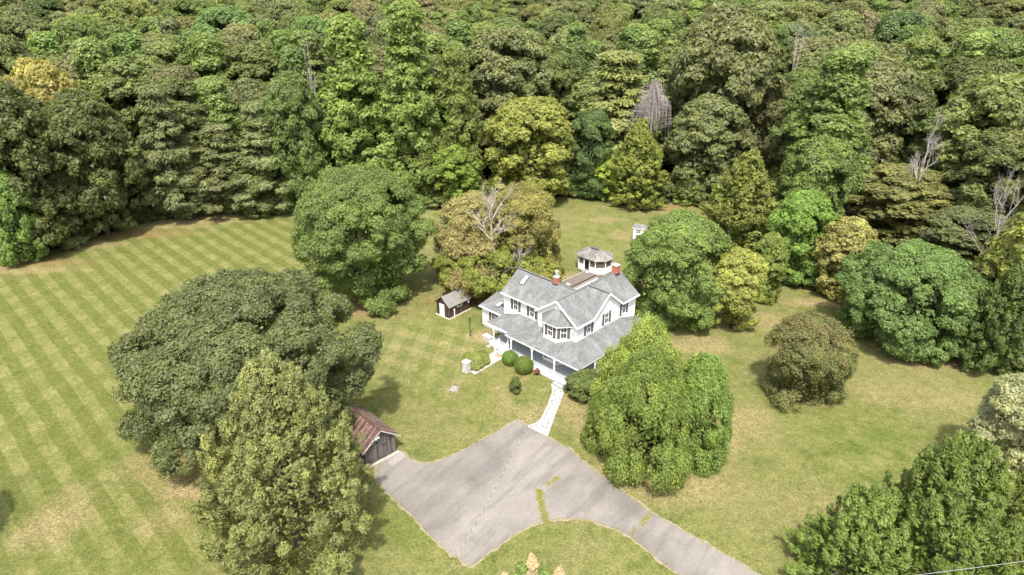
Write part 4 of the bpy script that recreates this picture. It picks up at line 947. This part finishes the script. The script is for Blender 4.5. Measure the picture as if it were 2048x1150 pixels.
for side in (0, 1):
    for k in range(nsh):
        a0, a1 = y0+k*sw, y0+(k+1)*sw+.03; s = MB(); ncr = 4; off = .012*(k % 2)
        dz = random.uniform(-.01, .012)
        for c in range(ncr*2):     # shallow corrugation with a raised seam
            u0 = a0+(a1-a0)*c/(ncr*2); u1 = a0+(a1-a0)*(c+1)/(ncr*2); h0 = .022*(c % 2); h1 = .022*((c+1) % 2)
            if side == 0: P4 = [(-ov,u0,ze+h0+off+dz),(BW/2,u0,BR_+h0+off+dz),(BW/2,u1,BR_+h1+off+dz),(-ov,u1,ze+h1+off+dz)][::-1]
            else: P4 = [(BW+ov,u0,ze+h0+off+dz),(BW+ov,u1,ze+h1+off+dz),(BW/2,u1,BR_+h1+off+dz),(BW/2,u0,BR_+h0+off+dz)][::-1]
            s.poly(P4); s.poly([(p[0],p[1],p[2]-.012) for p in reversed(P4)])
        xx0, xx1 = (-ov, BW/2) if side == 0 else (BW/2, BW+ov)
        zz0, zz1 = (ze, BR_) if side == 0 else (BR_, ze)
        s.bar((xx0,a0+.02,zz0+.03+off),(xx1,a0+.02,zz1+.03+off),.05,.03,1)
        s.build('roof_sheet', [M_['rust'], seam_m], ba)
s = MB(); s.bar((BW/2,y0,BR_+.03),(BW/2,y1,BR_+.03),.22,.04); s.build('ridge_cap', M_['rust'], ba)
for k_, q_ in (('bar', ((BW/2,y0-.01,BR_-.03),(BW+ov,y0-.01,ze-.03),.03,.07)), ('bar', ((BW/2,y0-.01,BR_-.03),(-ov,y0-.01,ze-.03),.03,.07))): s = MB(); getattr(s, k_)(*q_); s.build('verge_board', simple('grey_verge', (.5,.47,.44), .8, .2), ba)
s = MB(); s.lathe([(.02,0),(.1,.06),(.13,.16)], 8, (BW/2-.55,-.28), 0, 2.62); s.lathe([(.02,0),(.1,.06),(.13,.16)], 8, (BW/2-.3,-.3), 0, 2.7); s.box(BW/2-.6,BW/2-.2,-.2,-.02,2.66,2.74); s.build('flood_light', T_, ba)
s = MB(); s.prism([(-.2,-.35),(BW+.2,-.35),(BW+.2,.0),(-.2,.0)], 0, .05); s.build('threshold', M_['concrete'], ba)

# ================================================================== WHITE PLAYHOUSE
pa = thing('playhouse', 'small white outbuilding with dark window panes half hidden by the tree', 'outbuilding', (20.18, 106.46, 0), R(-32))
s = MB(); s.prism([(0,0),(2.3,0),(2.3,1.9),(0,1.9)], 0, 2.25); s.build('wall', S_, pa)
s = MB(); s.slab([(-.2,-.18,2.27),(2.5,-.18,2.27),(2.5,.95,2.7),(-.2,.95,2.7)], (0,0,-.07)); s.slab([(2.5,2.08,2.27),(-.2,2.08,2.27),(-.2,.95,2.7),(2.5,.95,2.7)], (0,0,-.07)); s.build('roof', [M_['shingle_old'], T_], pa)
for zc in (1.65, .85):
    s = MB(); t=.05; s.box(.45,1.35,-.04,0,zc-.32,zc-.27); s.box(.45,1.35,-.04,0,zc+.27,zc+.32); s.box(.45,.5,-.04,0,zc-.27,zc+.27); s.box(1.3,1.35,-.04,0,zc-.27,zc+.27); s.box(.88,.92,-.04,0,zc-.27,zc+.27); s.box(.5,.88,-.035,0,zc-.02,zc+.02); s.box(.92,1.3,-.035,0,zc-.02,zc+.02); w_ = s.build('window', T_, pa)
    s = MB(); s.box(.5,1.3,-.015,-.005,zc-.27,zc+.27); s.build('pane', M_['glass'], w_)

# ================================================================== OVERHEAD WIRES
def cable(name, a_, b_, sag, r_, m_, label, n=40, dash=False):
    s = MB(); A, B = Vector(a_), Vector(b_); P_ = [A.lerp(B, i/n)+Vector((0, 0, -4*sag*(i/n)*(1-i/n))) for i in range(n+1)]
    s.tube([tuple(p) for p in P_], r_, 5); o = s.build(name, m_, None, label=label, category='wire'); return o
sm, nt, b = mat('twisted_service_cable'); w_ = N(nt, 'ShaderNodeTexWave'); w_.inputs['Scale'].default_value = 1.2; w_.inputs['Distortion'].default_value = 6; L(nt, wpos(nt), w_.inputs['Vector'])
L(nt, ramp(nt, w_.outputs['Fac'], [(.4, (.03,.03,.03)), (.6, (.42,.4,.38))]), b.inputs['Base Color'])
a_ = HM @ Vector((-.45, -.15, 5.15)); z_ = 7.2; e = gp(872, 1180, z_)
cable('service_cable', a_, (e[0]-(a_.x-e[0])*.25, e[1]-(a_.y-e[1])*.25, 8.3), 1.3, .012, sm, 'twisted black and white service cable running from the house over the driveway')
p1 = gp(1700, 1166, 20); p2 = gp(2160, 1113, 20)
cable('power_line', (*p1, 20), (*p2, 20.2), .05, .007, M_['wire'], 'thin pale power line crossing in front of the cedar in the lower right corner')

# ================================================================== SHRUBS BY THE HOUSE
LEAF_B = (.075, .135, .022)
def bush(name, cat, label, px, py, W, H, col, seed, leaf=.1, dens=1.1, kind='shrub', group=None, base=.02, extra=None, lobes=None):
    x, y = gp(px, py); r = thing(name, label, cat, (x, y, 0), 0, group)
    cm, LC, lr = crown(kind, W, base, H, seed, leaf, dens, lobes or 26, keepin=.4); c = bpy.data.objects.new('crown', cm); link(c, r); c.color = (*col, 1)
    s = MB(); g = np.random.default_rng(seed)
    for i in range(5): s.tube(limb_pts((0, 0, -.05), LC[i % len(LC)], g, .1, 3), [.05, .04, .03, .015], 5)
    s.build('stem', M_['bark'], r); return r, cm
def ball(label, px, py, D, seed, col):
    x, y = gp(px, py); r = thing('clipped_shrub', label, 'shrub', (x, y, 0)); g = np.random.default_rng(seed); k = 9000
    d = nrm(g.normal(size=(k, 3))); lump = 1+.05*np.sin(d[:, 0]*7+seed)*np.sin(d[:, 1]*6)+.03*np.sin(d[:, 2]*9)
    P_ = d*(D/2)*lump[:, None]*g.uniform(.86, 1.05, (k, 1))*np.array([1, 1, .92]); P_[:, 2] += D*.44; kp = P_[:, 2] > .02
    me_ = leaf_mesh('crown', P_[kp], nrm(d+g.normal(0, .5, d.shape))[kp], g.normal(size=d.shape)[kp], .09*g.uniform(.7, 1.4, k)[kp], .7, (.45+g.normal(0, .16, k)+.15*np.sin(d[:, 0]*9)*np.sin(d[:, 1]*8))[kp], M_['leaf'])
    c = bpy.data.objects.new('crown', me_); link(c, r); c.color = (*col, 1)
    s = MB(); s.tube([(0,0,-.05),(0,0,D*.5)], [.07,.04], 6); s.build('stem', M_['bark'], r)
ball('smaller round clipped green shrub next to the side porch steps', 1020, 727, 1.8, 1, (.075,.14,.02))
ball('larger round clipped green shrub in front of the porch', 1047.5, 744, 2.1, 2, (.085,.15,.022))
bush('red_leaved_shrub', 'shrub', 'tiny reddish brown shrub at the porch edge right of the round shrubs', 1074, 750, .75, .8, (.13,.06,.03), 3, .08, lobes=8)
bush('slim_bush', 'bush', 'slim upright green bush standing alone on the lawn before the porch', 1031, 786, 1.15, 1.9, (.06,.10,.025), 4, .1, kind='broad', lobes=44)
bush('rose_bush', 'bush', 'loose dark green bush with a few red blooms at the front porch corner', 1172, 793, 4.2, 2.7, (.07,.105,.03), 5, .14, .9, lobes=60)
bush('ground_cover', 'ground cover', 'low pale green mound of ground cover beside the concrete path', 951, 727, 3.3, 1.0, (.14,.19,.05), 6, .1, 1.1, lobes=80)
x, y = gp(1166, 786); g = np.random.default_rng(8)
P_ = np.array([x-.6, y+.9, 2.35])+g.normal(0, .13, (50, 3)); me_ = leaf_mesh('red_blooms', P_, g.normal(size=(50, 3)), g.normal(size=(50, 3)), .14, .8, g.normal(.5, .1, 50), M_['leaf'])
rb_ = [o for o in bpy.data.objects if o.name.startswith('rose_bush')][0]; o = bpy.data.objects.new('red_blooms', me_); link(o, rb_); o.matrix_parent_inverse = Matrix.Translation(rb_.location).inverted(); o.color = (.4, .03, .02, 1)

# pale flowering bush at the bottom of the frame: three plumes
x, y = gp(1062, 1166); fb_ = thing('flowering_bush', 'cream flowering bush with plumes poking into the bottom of the picture', 'bush', (x, y-2.2, 0))
for i, (dx, dy, dz, W, H, sd) in enumerate(((-1.9,0,0,2.0,3.2,1), (.0,.8,0,1.9,4.3,2), (1.9,0,0,2.7,3.7,3))):
    cm, LC, lr = crown('cedar', W, .3, H, 80+sd, .085, .5, 34, M_['petal']); c = bpy.data.objects.new('flower_plume', cm); link(c, fb_); c.location = (dx, dy, 0); c.color = (.30,.25,.175,1)
cm, LC, lr = crown('shrub', 4.6, .05, 2.9, 90, .16, .8, 20); c = bpy.data.objects.new('crown', cm); link(c, fb_); c.color = (.10,.15,.04,1)
s = MB(); g = np.random.default_rng(1)
for i in range(7): s.tube(limb_pts((0,0,-.05), LC[i], g, .1, 3), [.06,.05,.03,.02], 5)
s.build('stem', M_['bark'], fb_)

# ================================================================== LAWN TREES
def addcrown(r, kind, W, z0, z1, seed, dx, dy, col, leaf=.25, dens=1, lobes=None, name='crown', m=None):
    cm, LC, lr = crown(kind, W, z0, z1, seed, leaf, dens, lobes, m); c = bpy.data.objects.new(name, cm); link(c, r); c.location = (dx, dy, 0); c.color = (*col, 1); return c
hero('shade_tree', 'tree', 'broad', 592, 578, 846, 337, (.075,.118,.03), 'dense rounded dark green shade tree standing alone behind the big oak', 101, .9, .27, 1.0, None)
hero('big_oak', 'tree', 'broad', 850, 246, 738, 548, (.07,.095,.042), 'huge spreading dark green oak left of the driveway', 102, .9, .25, .8, None, tr=.6)
hero('lawn_cedar', 'cedar tree', 'cedar', 1085, 368, 756, 690, (.115,.15,.052), 'big feathery light green cedar in front of the spreading oak', 103, .4, .215, .85, None, m=M_['needle'], tr=.35)
HM_ = box_of(575, 875, 1128, 372)[3]
r, W, H, LC = hero('half_dead_maple', 'maple tree', 'broad', 575, 872, 1130, 470, (.115,.16,.025), 'yellow green maple with a bare grey dead top beside the brown shed', 104, 1.2, .25, .9, None, tr=.5)
addcrown(r, 'broad', W*.62, H*.35, HM_*1.0, 105, W*.17, 1.2, (.15,.165,.045), .24, .85, None, 'fading_crown'); addcrown(r, 'broad', W*.52, H*.4, HM_*.93, 106, -W*.22, 1.2, (.16,.155,.075), .22, .32, None, 'withered_crown')
addcrown(r, 'broad', W*.4, H*.25, H*.72, 108, -W*.24, -W*.24, (.155,.155,.065), .22, .3, None, 'withered_crown')
addcrown(r, 'broad', W*.34, H*.3, H*.8, 109, W*.3, -W*.22, (.15,.16,.045), .22, .4, None, 'fading_crown')
c = bpy.data.objects.new('dead_branches', bare_branches(107, HM_*1.12, 6.6, 6, .3, .22, nb=(9, 5, 4, 3, 3, 2))); link(c, r); c.location = (-1.0, -2.8, 0)
hero('yard_tree', 'tree', 'broad', 640, 1250, 1462, 428, (.085,.135,.032), 'tall soft green tree right behind the back corner of the farmhouse', 110, .6, .26, .95, None, tr=.4)
hero('yard_tree', 'tree', 'broad', 655, 1425, 1530, 498, (.15,.175,.04), 'yellowish green tree at the right flank of the tall soft green one', 111, .8, .25, .9, None)
hero('weeping_tree', 'tree', 'weeping', 840, 1200, 1385, 645, (.11,.152,.028), 'yellow green drooping tree brushing the right side of the porch roof', 112, .8, .22, 1.0, None)
hero('weeping_tree', 'tree', 'weeping', 912, 1178, 1412, 706, (.088,.138,.024), 'large bright green drooping tree beside the driveway, reaching to the ground', 113, .1, .23, 1.15, None, tr=.4)
hero('weeping_tree', 'tree', 'weeping', 905, 1325, 1475, 716, (.08,.128,.024), 'darker green drooping tree pressed against the right side of the large bright one', 114, .1, .22, 1.05, None)
r, W, H, LC = hero('crape_myrtle', 'tree', 'broad', 790, 1532, 1700, 632, (.085,.103,.04), 'lone small dark tree with reddish seed heads in the right lawn', 115, .15, .17, .5, None, tr=.14)
addcrown(r, 'broad', W*.98, H*.5, H*1.03, 116, .1, .1, (.11,.098,.05), .14, .06, None, 'seed_heads')
hero('silver_tree', 'tree', 'broad', 965, 1962, 2150, 745, (.17,.2,.13), 'silvery pale leaved tree at the right edge of the picture', 117, .5, .22, .85, None)
hero('corner_cedar', 'cedar tree', 'cedar', 1165, 1735, 2085, 850, (.07,.118,.018), 'tall dark green cedar filling the lower right corner', 118, .2, .215, .95, None, m=M_['needle'])
hero('corner_cedar', 'cedar tree', 'cedar', 1160, 1600, 1880, 955, (.074,.12,.019), 'lower cedar at the left flank of the tall corner cedar', 119, .1, .215, .9, None, m=M_['needle'])
hero('corner_cedar', 'cedar tree', 'cedar', 1130, 1940, 2160, 930, (.085,.125,.022), 'cedar at the right frame edge behind the tall corner cedar', 120, .2, .26, .85, None, m=M_['needle'])
hero('edge_tree', 'tree', 'broad', 680, 1690, 1955, 484, (.07,.12,.035), 'wide bushy green tree on the right lawn edge, foliage reaching the ground', 121, .1, .27, 1.0, None)
hero('edge_cedar', 'cedar tree', 'cedar', 735, 1935, 2080, 520, (.05,.085,.018), 'dark green conifer at the right frame edge below the forest', 122, .2, .27, .9, None, m=M_['needle'])
put_tree('maple_a', -45.3, 39.6, 6.6, 8.5, (.06,.1,.03), 'tree just outside the left edge of the picture, known by its shadow'); TAKEN.append((-44, 40, 4))

# ------------------------------------------------------------------ front row of the forest
DK, MG, BG, OL, GO, YG, PN, RU = (.056,.082,.026), (.068,.105,.03), (.08,.135,.03), (.08,.108,.038), (.09,.115,.052), (.13,.165,.035), (.082,.108,.047), (.15,.13,.06)
FR = [
 ('oak_a',505,-70,125,172,DK,'dark leathery green oak at the left frame edge of the forest front'),
 ('oak_b',470,90,268,192,DK,'dark olive oak right of the leftmost oak, above the lawn bend'),
 ('maple_a',527,-30,70,345,BG,'bright light green small tree at the foot of the left frame edge'),
 ('maple_b',485,70,190,340,(.075,.095,.035),'low dark tree between the bright one and the layered pines'),
 ('pine_a',437,262,395,156,PN,'grey green layered pine, leftmost of the pines above the striped field'),
 ('pine_b',428,372,520,236,PN,'grey green layered pine with low flat branches, middle of the pine group'),
 ('pine_a',424,455,600,190,PN,'grey green layered pine, rightmost of the group above the striped field'),
 ('oak_c',422,540,650,150,MG,'mid green tree between the pines and the giant poplars'),
 ('maple_a',418,250,330,330,OL,'low olive tree under the left pine'),
 ('maple_b',428,330,440,320,(.085,.11,.045),'low grey green tree under the middle pine'),
 ('maple_a',424,450,570,310,(.08,.11,.035),'low bushy green tree at the field edge under the right pine'),
 ('maple_b',417,575,660,290,BG,'vine covered bright green tree at the field corner behind the round shade tree'),
 ('poplar_a',408,618,800,30,(.095,.15,.032),'tall light green poplar, left one of the giant group behind the field'),
 ('poplar_b',404,735,905,2,(.09,.14,.03),'tallest poplar, reaching the top of the picture in the middle'),
 ('poplar_c',404,850,975,95,(.08,.125,.025),'tall green poplar, right one of the giant group'),
 ('maple_a',404,790,900,250,(.07,.11,.022),'dark green tree in front of the tallest poplar'),
 ('maple_b',412,855,965,285,(.10,.17,.02),'bright green vine covered mound at the forest front'),
 ('maple_a',398,972,1152,198,YG,'yellow green round headed tree in the middle of the forest front'),
 ('oak_d',393,1135,1232,222,(.05,.085,.028),'dark glossy green tree right of the yellow green one'),
 ('maple_b',398,1182,1248,308,(.15,.22,.02),'small lime green tree below the dark glossy one'),
 ('cedar_a',410,1212,1345,238,(.105,.135,.022),'olive green juniper at the back end of the lawn'),
 ('oak_a',398,1335,1490,196,GO,'greyish olive oak right of the juniper'),
 ('pine_a',372,1130,1335,88,(.11,.135,.045),'broad olive green pine rising behind the dark glossy tree'),
 ('oak_b',372,1330,1545,28,GO,'large pale olive oak, tall in the canopy right of centre'),
 ('cedar_b',510,1395,1580,298,(.095,.13,.025),'large feathery olive juniper behind the yard trees'),
 ('maple_a',560,1540,1662,384,(.085,.16,.025),'vivid green tree at the right end of the juniper'),
 ('maple_b',588,1632,1752,438,(.14,.145,.05),'tan tinged small tree on the right lawn edge'),
 ('maple_a',500,1555,1710,280,(.075,.12,.03),'mid green tree behind the vivid green one'),
 ('poplar_b',440,1560,1765,95,(.085,.145,.038),'big fresh green poplar high in the right canopy'),
 ('oak_c',560,1840,2020,415,(.075,.10,.045),'dull green laurel like tree above the dark edge conifer'),
 ('oak_d',500,1905,2075,262,OL,'olive oak at the right frame edge of the forest'),
 ('oak_a',470,1690,1905,330,(.1,.116,.045),'brownish olive oak with bare limbs sticking out on top'),
 ('oak_c',420,1810,2000,215,MG,'green oak above the brownish one in the right canopy'),
 ('maple_b',440,40,185,135,(.165,.17,.05),'golden yellow tree in the upper left canopy'),
 ('oak_d',400,-40,110,80,OL,'olive oak above the golden tree at the left frame edge'),
 ('oak_c',350,920,1105,60,GO,'large pale olive round oak behind the tallest poplar'),
 ('maple_b',600,1500,1570,470,(.10,.15,.03),'small green tree at the corner where the right lawn starts'),
]
SHORT = {'dark leathery': 'the leftmost dark oak', 'dark olive oak right': 'the second dark oak', 'bright light green small': 'the bright small edge tree', 'low dark tree between': 'the low dark tree', 'leftmost of the pines': 'the left layered pine', 'middle of the pine': 'the middle layered pine', 'rightmost of the group': 'the right layered pine', 'mid green tree between': 'the tree beside the pines', 'low olive tree': 'the low olive tree', 'low grey green tree': 'the low grey green tree', 'low bushy green': 'the low bushy tree', 'vine covered bright': 'the vine covered tree', 'tall light green poplar': 'the left giant poplar', 'tallest poplar, reaching': 'the tallest poplar', 'right one of the giant': 'the right giant poplar', 'dark green tree in front': 'the dark poplar foot tree', 'bright green vine': 'the vine covered mound', 'yellow green round headed': 'the yellow green tree', 'dark glossy green': 'the dark glossy tree', 'small lime': 'the lime green tree', 'olive green juniper': 'the olive juniper', 'greyish olive oak': 'the greyish oak', 'broad olive green pine': 'the broad olive pine', 'large pale olive oak, tall': 'the large pale oak', 'large feathery': 'the feathery juniper', 'vivid green': 'the vivid green tree', 'tan tinged small': 'the tan tinged tree', 'mid green tree behind': 'the tree behind the vivid one', 'big fresh green': 'the fresh green poplar', 'dull green laurel': 'the laurel like tree', 'olive oak at the right': 'the right frame olive oak', 'brownish olive': 'the brownish oak', 'green oak above': 'the oak above the brownish one', 'golden yellow': 'the golden tree', 'olive oak above the golden': 'the oak above the golden tree', 'large pale olive round': 'the round pale oak', 'small green tree at the corner': 'the lawn corner tree'}
for key, by, x0, x1, yt, col, lab in FR:
    front(key, by, x0, x1, yt, col, lab)
    nm_ = [v for k_, v in SHORT.items() if k_ in lab]
    MARKS.append((TAKEN[-1][0], TAKEN[-1][1], nm_[0]))
MARKS += [(*gp(1820, 600), 'the wide bushy edge tree'), (*gp(1990, 690), 'the dark frame conifer'), (*gp(720, 592), 'the round shade tree'), (*gp(1000, 560), 'the half dead maple'), (*gp(850, 425), 'the white marker post'), (*gp(1275, 470), 'the playhouse')]
def bare(px0, px1, ytop, base_py, which, lab, cat='dead tree', name='dead_tree', sx_=1.0):
    x, y, W, H = box_of(base_py, px0, px1, ytop, 0); TAKEN.append((x, y, 5.5)); TAKEN.append((x*.95, y*.95, 5)); r = thing(name, lab, cat, (x, y, 0), 0)
    c = bpy.data.objects.new('bare_limbs', DEAD[which]); link(c, r); h = (14, 12)[which]; k = H/h; c.scale = (W/11*sx_, W/11*sx_, k); return r
bare(1915, 2066, 335, 600, 0, 'white bare snag with crooked limbs near the right frame edge')
bare(1765, 1910, 232, 490, 1, 'pale bare treetop rising out of the brownish oak')
bare(598, 665, 92, 400, 1, 'thin grey bare treetop left of the tallest poplar')
bare(1560, 1600, 25, 330, 0, 'grey bare treetop far up in the right canopy')
x, y, W, H = box_of(398, 1258, 1342, 168, 0); r = thing('dead_weeping_tree', 'mauve grey dead weeping tree behind the juniper', 'dead tree', (x, y, 0)); TAKEN.append((x, y, 3))
g = np.random.default_rng(44); s = MB(); s.tube([(0,0,0),(0,0,H*.6),(0,0,H*.95)], [.3,.2,.05], 6)
for i in range(650):
    a = g.uniform(0, 6.28); rr = abs(g.normal(0, .5))*W*.42*(1+.25*math.sin(a*3)); z = H*(.98-.16*(rr/(W*.5))**2)+g.normal(0, .9)-(1.2 if math.sin(a*2+1) > .4 else 0); p = np.array([rr*math.cos(a)*.5, rr*math.sin(a)*.5, z-.4]); q = np.array([rr*math.cos(a), rr*math.sin(a), z-.3])
    s.tube([tuple(p), tuple(q), tuple(q*np.array([1.08,1.08,1])-[0,0,1.2]), tuple(q*np.array([1.12,1.12,1])-[0,0,g.uniform(1, 5.5)]+g.normal(0, .35, 3))], [.035,.032,.026,.01], 3, cap=False)
s.build('hanging_branches', simple('mauve_dead_wood', (.34,.29,.27), .9, .2), r)

USED = {}
def place_words(stem, x, y):
    order = sorted(MARKS, key=lambda q: math.hypot(q[0]-x, q[1]-y))
    for q in order[:7]:
        dx, dy = x-q[0], y-q[1]; far_ = math.hypot(dx, dy)
        if abs(dx) > abs(dy)*1.4: w_ = 'right of' if dx > 0 else 'left of'
        elif abs(dx) < abs(dy)*.5: w_ = 'behind' if dy > 0 else 'before'
        else: w_ = ('behind and ' if dy > 0 else 'before and ')+('right of' if dx > 0 else 'left of')
        pre = ' close' if far_ < 9 else (' some way' if far_ < 22 else ' far')
        lab = f'{stem}{pre} {w_} {q[2]}'
        if lab not in USED: USED[lab] = 1; return lab
    return f'{stem} {w_} {q[2]}'
# ------------------------------------------------------------------ shrubs along the forest edge
g = np.random.default_rng(77); edge_pts = LAWN[4:32]
acc = 0; SHR = []
for i in range(len(edge_pts)-1):
    a_ = np.array(edge_pts[i]); b_ = np.array(edge_pts[i+1]); Ld = np.linalg.norm(b_-a_); nn_ = np.array([-(b_-a_)[1], (b_-a_)[0]])/Ld
    s_ = acc
    while s_ < Ld:
        p = a_+(b_-a_)*s_/Ld+nn_*g.uniform(.6, 3.2); SHR.append(p); s_ += g.uniform(2.4, 4.2)
    acc = s_-Ld
for p in SHR:
    key = ('shrub_a', 'shrub_b', 'shrub_c')[g.integers(3)]; W = g.uniform(3.4, 6.5); col = [BG, MG, (.075,.105,.035), (.10,.14,.035), OL][g.integers(5)]
    side = 'left field' if p[0] < -30 else ('middle back lawn' if p[0] < 36 else 'right lawn')
    put_tree(key, p[0], p[1], W, g.uniform(2.2, 5.5), col, place_words(('broad ' if W > 5.2 else ('slim ' if W < 4.2 else ''))+'forest foot shrub', p[0], p[1]), group='undergrowth shrubs along the '+side)

# ------------------------------------------------------------------ the woodland behind
g = np.random.default_rng(2024)
CAND = []
def infrustum(x, y): return abs(x) < .80*y+22
cell = 8.6
yy = 64.0
while yy < 560:
    sp = cell if yy < 150 else (cell*1.35 if yy < 215 else cell*1.75)
    xx = -.8*yy-24
    while xx < .8*yy+24:
        CAND.append((xx+g.uniform(-.42, .42)*sp, yy+g.uniform(-.42, .42)*sp)); xx += sp
    yy += sp
CAND = np.array(CAND); d = sdist(CAND[:, 0], CAND[:, 1], LAWN); CAND = CAND[d < -4.2]
CAND = CAND[(CAND[:, 1] > 62)]
tk = np.array([(a, b_, c) for a, b_, c in TAKEN])
keep = np.array([np.all(np.hypot(tk[:, 0]-p[0], tk[:, 1]-p[1]) > tk[:, 2]*.95+2.0) for p in CAND]); CAND = CAND[keep]
CAND = CAND[np.argsort(np.hypot(CAND[:, 0], CAND[:, 1]))]
KINDS = ['oak_a','oak_b','oak_c','oak_d','poplar_a','poplar_b','poplar_c','maple_a','pine_a','pine_b']
WT = np.array([.15,.15,.13,.13,.1,.1,.08,.06,.05,.05]); WT /= WT.sum()
PAL = {'oak': [(GO,'pale olive'), (OL,'olive'), (MG,'mid green'), (DK,'dark green'), ((.098,.118,.058),'grey olive'), ((.085,.12,.04),'green')], 'poplar': [((.085,.14,.035),'fresh green'), ((.07,.125,.035),'deep green'), ((.10,.15,.045),'light green')],
       'maple': [(BG,'bright green'), (YG,'yellow green'), ((.11,.122,.05),'tan tinged'), (MG,'mid green')], 'pine': [(PN,'grey green'), ((.10,.13,.045),'olive green')]}
GRP = {'oak': 'round headed oaks', 'poplar': 'tall poplars', 'maple': 'smaller broadleaf trees', 'pine': 'layered pines'}
def species(p):
    n1 = math.sin(p[0]*.031+1.3)*math.cos(p[1]*.027+.4)
    k = KINDS[g.choice(len(KINDS), p=WT)]; kk = k.split('_')[0]; pal = PAL[kk]
    i = min(len(pal)-1, int(abs(n1*.5+g.uniform(0, 1))*len(pal)) % len(pal)); c, nm = pal[i]
    j = g.uniform(.85, 1.15); c = tuple(v*j for v in c)
    w0, h0 = PROTO[k][2], PROTO[k][3]; sc = g.uniform(.95, 1.4)*(1.0 if math.hypot(*p) < 155 else 1.2); hh = h0*sc*g.uniform(.9, 1.12)
    dist = math.hypot(*p); hh = min(hh, 25 if kk != 'poplar' else 29)
    return k, kk, c, nm, w0*sc*g.uniform(.92, 1.12), hh
NI = 165
def height_ok(p, hh):
    dd = sdist(np.array([p[0]]), np.array([p[1]]), LAWN)[0]
    return min(hh, 14+max(0, -dd)*.9)
for p in CAND[:NI]:
    k, kk, c, nm, W, H = species(p); H = height_ok(p, H)
    lab = place_words(f'{nm} {kk}', p[0], p[1])
    put_tree(k, p[0], p[1], W, H, c, lab, group=f'{nm} {GRP[kk]} of the forest')

# everything farther reads as one canopy: one object of instanced trees
FAR = CAND[NI:]
far_cols = bpy.data.collections.new('far_tree_kinds'); kinds = []
combos = [('oak_a', GO), ('oak_b', OL), ('oak_c', MG), ('oak_d', (.098,.118,.058)), ('poplar_a', (.085,.14,.035)), ('poplar_b', (.07,.125,.035)), ('poplar_c', (.10,.15,.045)), ('maple_a', (.10,.118,.045)), ('maple_b', BG), ('pine_a', PN), ('oak_a', (.08,.115,.035)), ('oak_b', GO), ('oak_c', (.06,.09,.032))]
for i, (k, c) in enumerate(combos):
    o = bpy.data.objects.new('far_kind_%02d' % i, PROTO[k][0]); o.color = (*c, 1); far_cols.objects.link(o); kinds.append(k)
pm = bpy.data.meshes.new('far_woodland'); pm.from_pydata([(p[0], p[1], 0) for p in FAR], [], [])
n = len(FAR); idx = g.integers(0, len(combos), n); scs = np.zeros((n, 3), np.float32)
for i in range(n):
    w0, h0 = PROTO[kinds[idx[i]]][2:4]; s_ = g.uniform(.95, 1.35); H = g.uniform(20, 30) if kinds[idx[i]][:3] != 'map' else g.uniform(17, 24); Wt = (16.5 if math.hypot(*FAR[i]) < 240 else 19.5)*g.uniform(.8, 1.25)*(.62 if kinds[idx[i]][:3] in ('pop', 'pin') else 1); scs[i] = (Wt/w0, Wt/w0, H/h0)
a = pm.attributes.new('kind_index', 'INT', 'POINT'); a.data.foreach_set('value', idx.astype(np.int32))
a = pm.attributes.new('rot', 'FLOAT_VECTOR', 'POINT'); rv = np.zeros((n, 3), np.float32); rv[:, 2] = g.uniform(0, 6.28, n); a.data.foreach_set('vector', rv.reshape(-1))
a = pm.attributes.new('scl', 'FLOAT_VECTOR', 'POINT'); a.data.foreach_set('vector', scs.reshape(-1))
a = pm.attributes.new('tint', 'FLOAT_COLOR', 'POINT'); tv = np.ones((n, 4), np.float32)
for i in range(n): tv[i, :3] = np.array(combos[idx[i]][1])*g.uniform(.82, 1.2)*np.array([g.uniform(.88, 1.12), 1, g.uniform(.85, 1.15)])
a.data.foreach_set('color', tv.reshape(-1))
fo = bpy.data.objects.new('far_woodland', pm); link(fo); setp(fo, kind='stuff', label='far forest canopy stretching to the top of the picture', category='forest')
ng = bpy.data.node_groups.new('far_trees', 'GeometryNodeTree'); ng.interface.new_socket('Geometry', in_out='INPUT', socket_type='NodeSocketGeometry'); ng.interface.new_socket('Geometry', in_out='OUTPUT', socket_type='NodeSocketGeometry')
gi_ = ng.nodes.new('NodeGroupInput'); go_ = ng.nodes.new('NodeGroupOutput'); ip = ng.nodes.new('GeometryNodeInstanceOnPoints'); ci = ng.nodes.new('GeometryNodeCollectionInfo')
ci.inputs[0].default_value = far_cols; ci.inputs[1].default_value = True; ci.inputs[2].default_value = True
def na(nm, ty):
    q = ng.nodes.new('GeometryNodeInputNamedAttribute'); q.data_type = ty; q.inputs[0].default_value = nm; return q.outputs[0]
ng.links.new(gi_.outputs[0], ip.inputs['Points']); ng.links.new(ci.outputs[0], ip.inputs['Instance']); ip.inputs['Pick Instance'].default_value = True
ng.links.new(na('kind_index', 'INT'), ip.inputs['Instance Index'])
ng.links.new(na('rot', 'FLOAT_VECTOR'), ip.inputs['Rotation']); ng.links.new(na('scl', 'FLOAT_VECTOR'), ip.inputs['Scale']); ng.links.new(ip.outputs[0], go_.inputs[0])
md = fo.modifiers.new('trees', 'NODES'); md.node_group = ng
tot = sum(len(m_.polygons)*2 for m_ in bpy.data.meshes)
print('far', n, 'tris approx', tot)
for m_ in sorted(bpy.data.meshes, key=lambda q: -len(q.polygons))[:24]: print(m_.name, len(m_.polygons), end='; ')
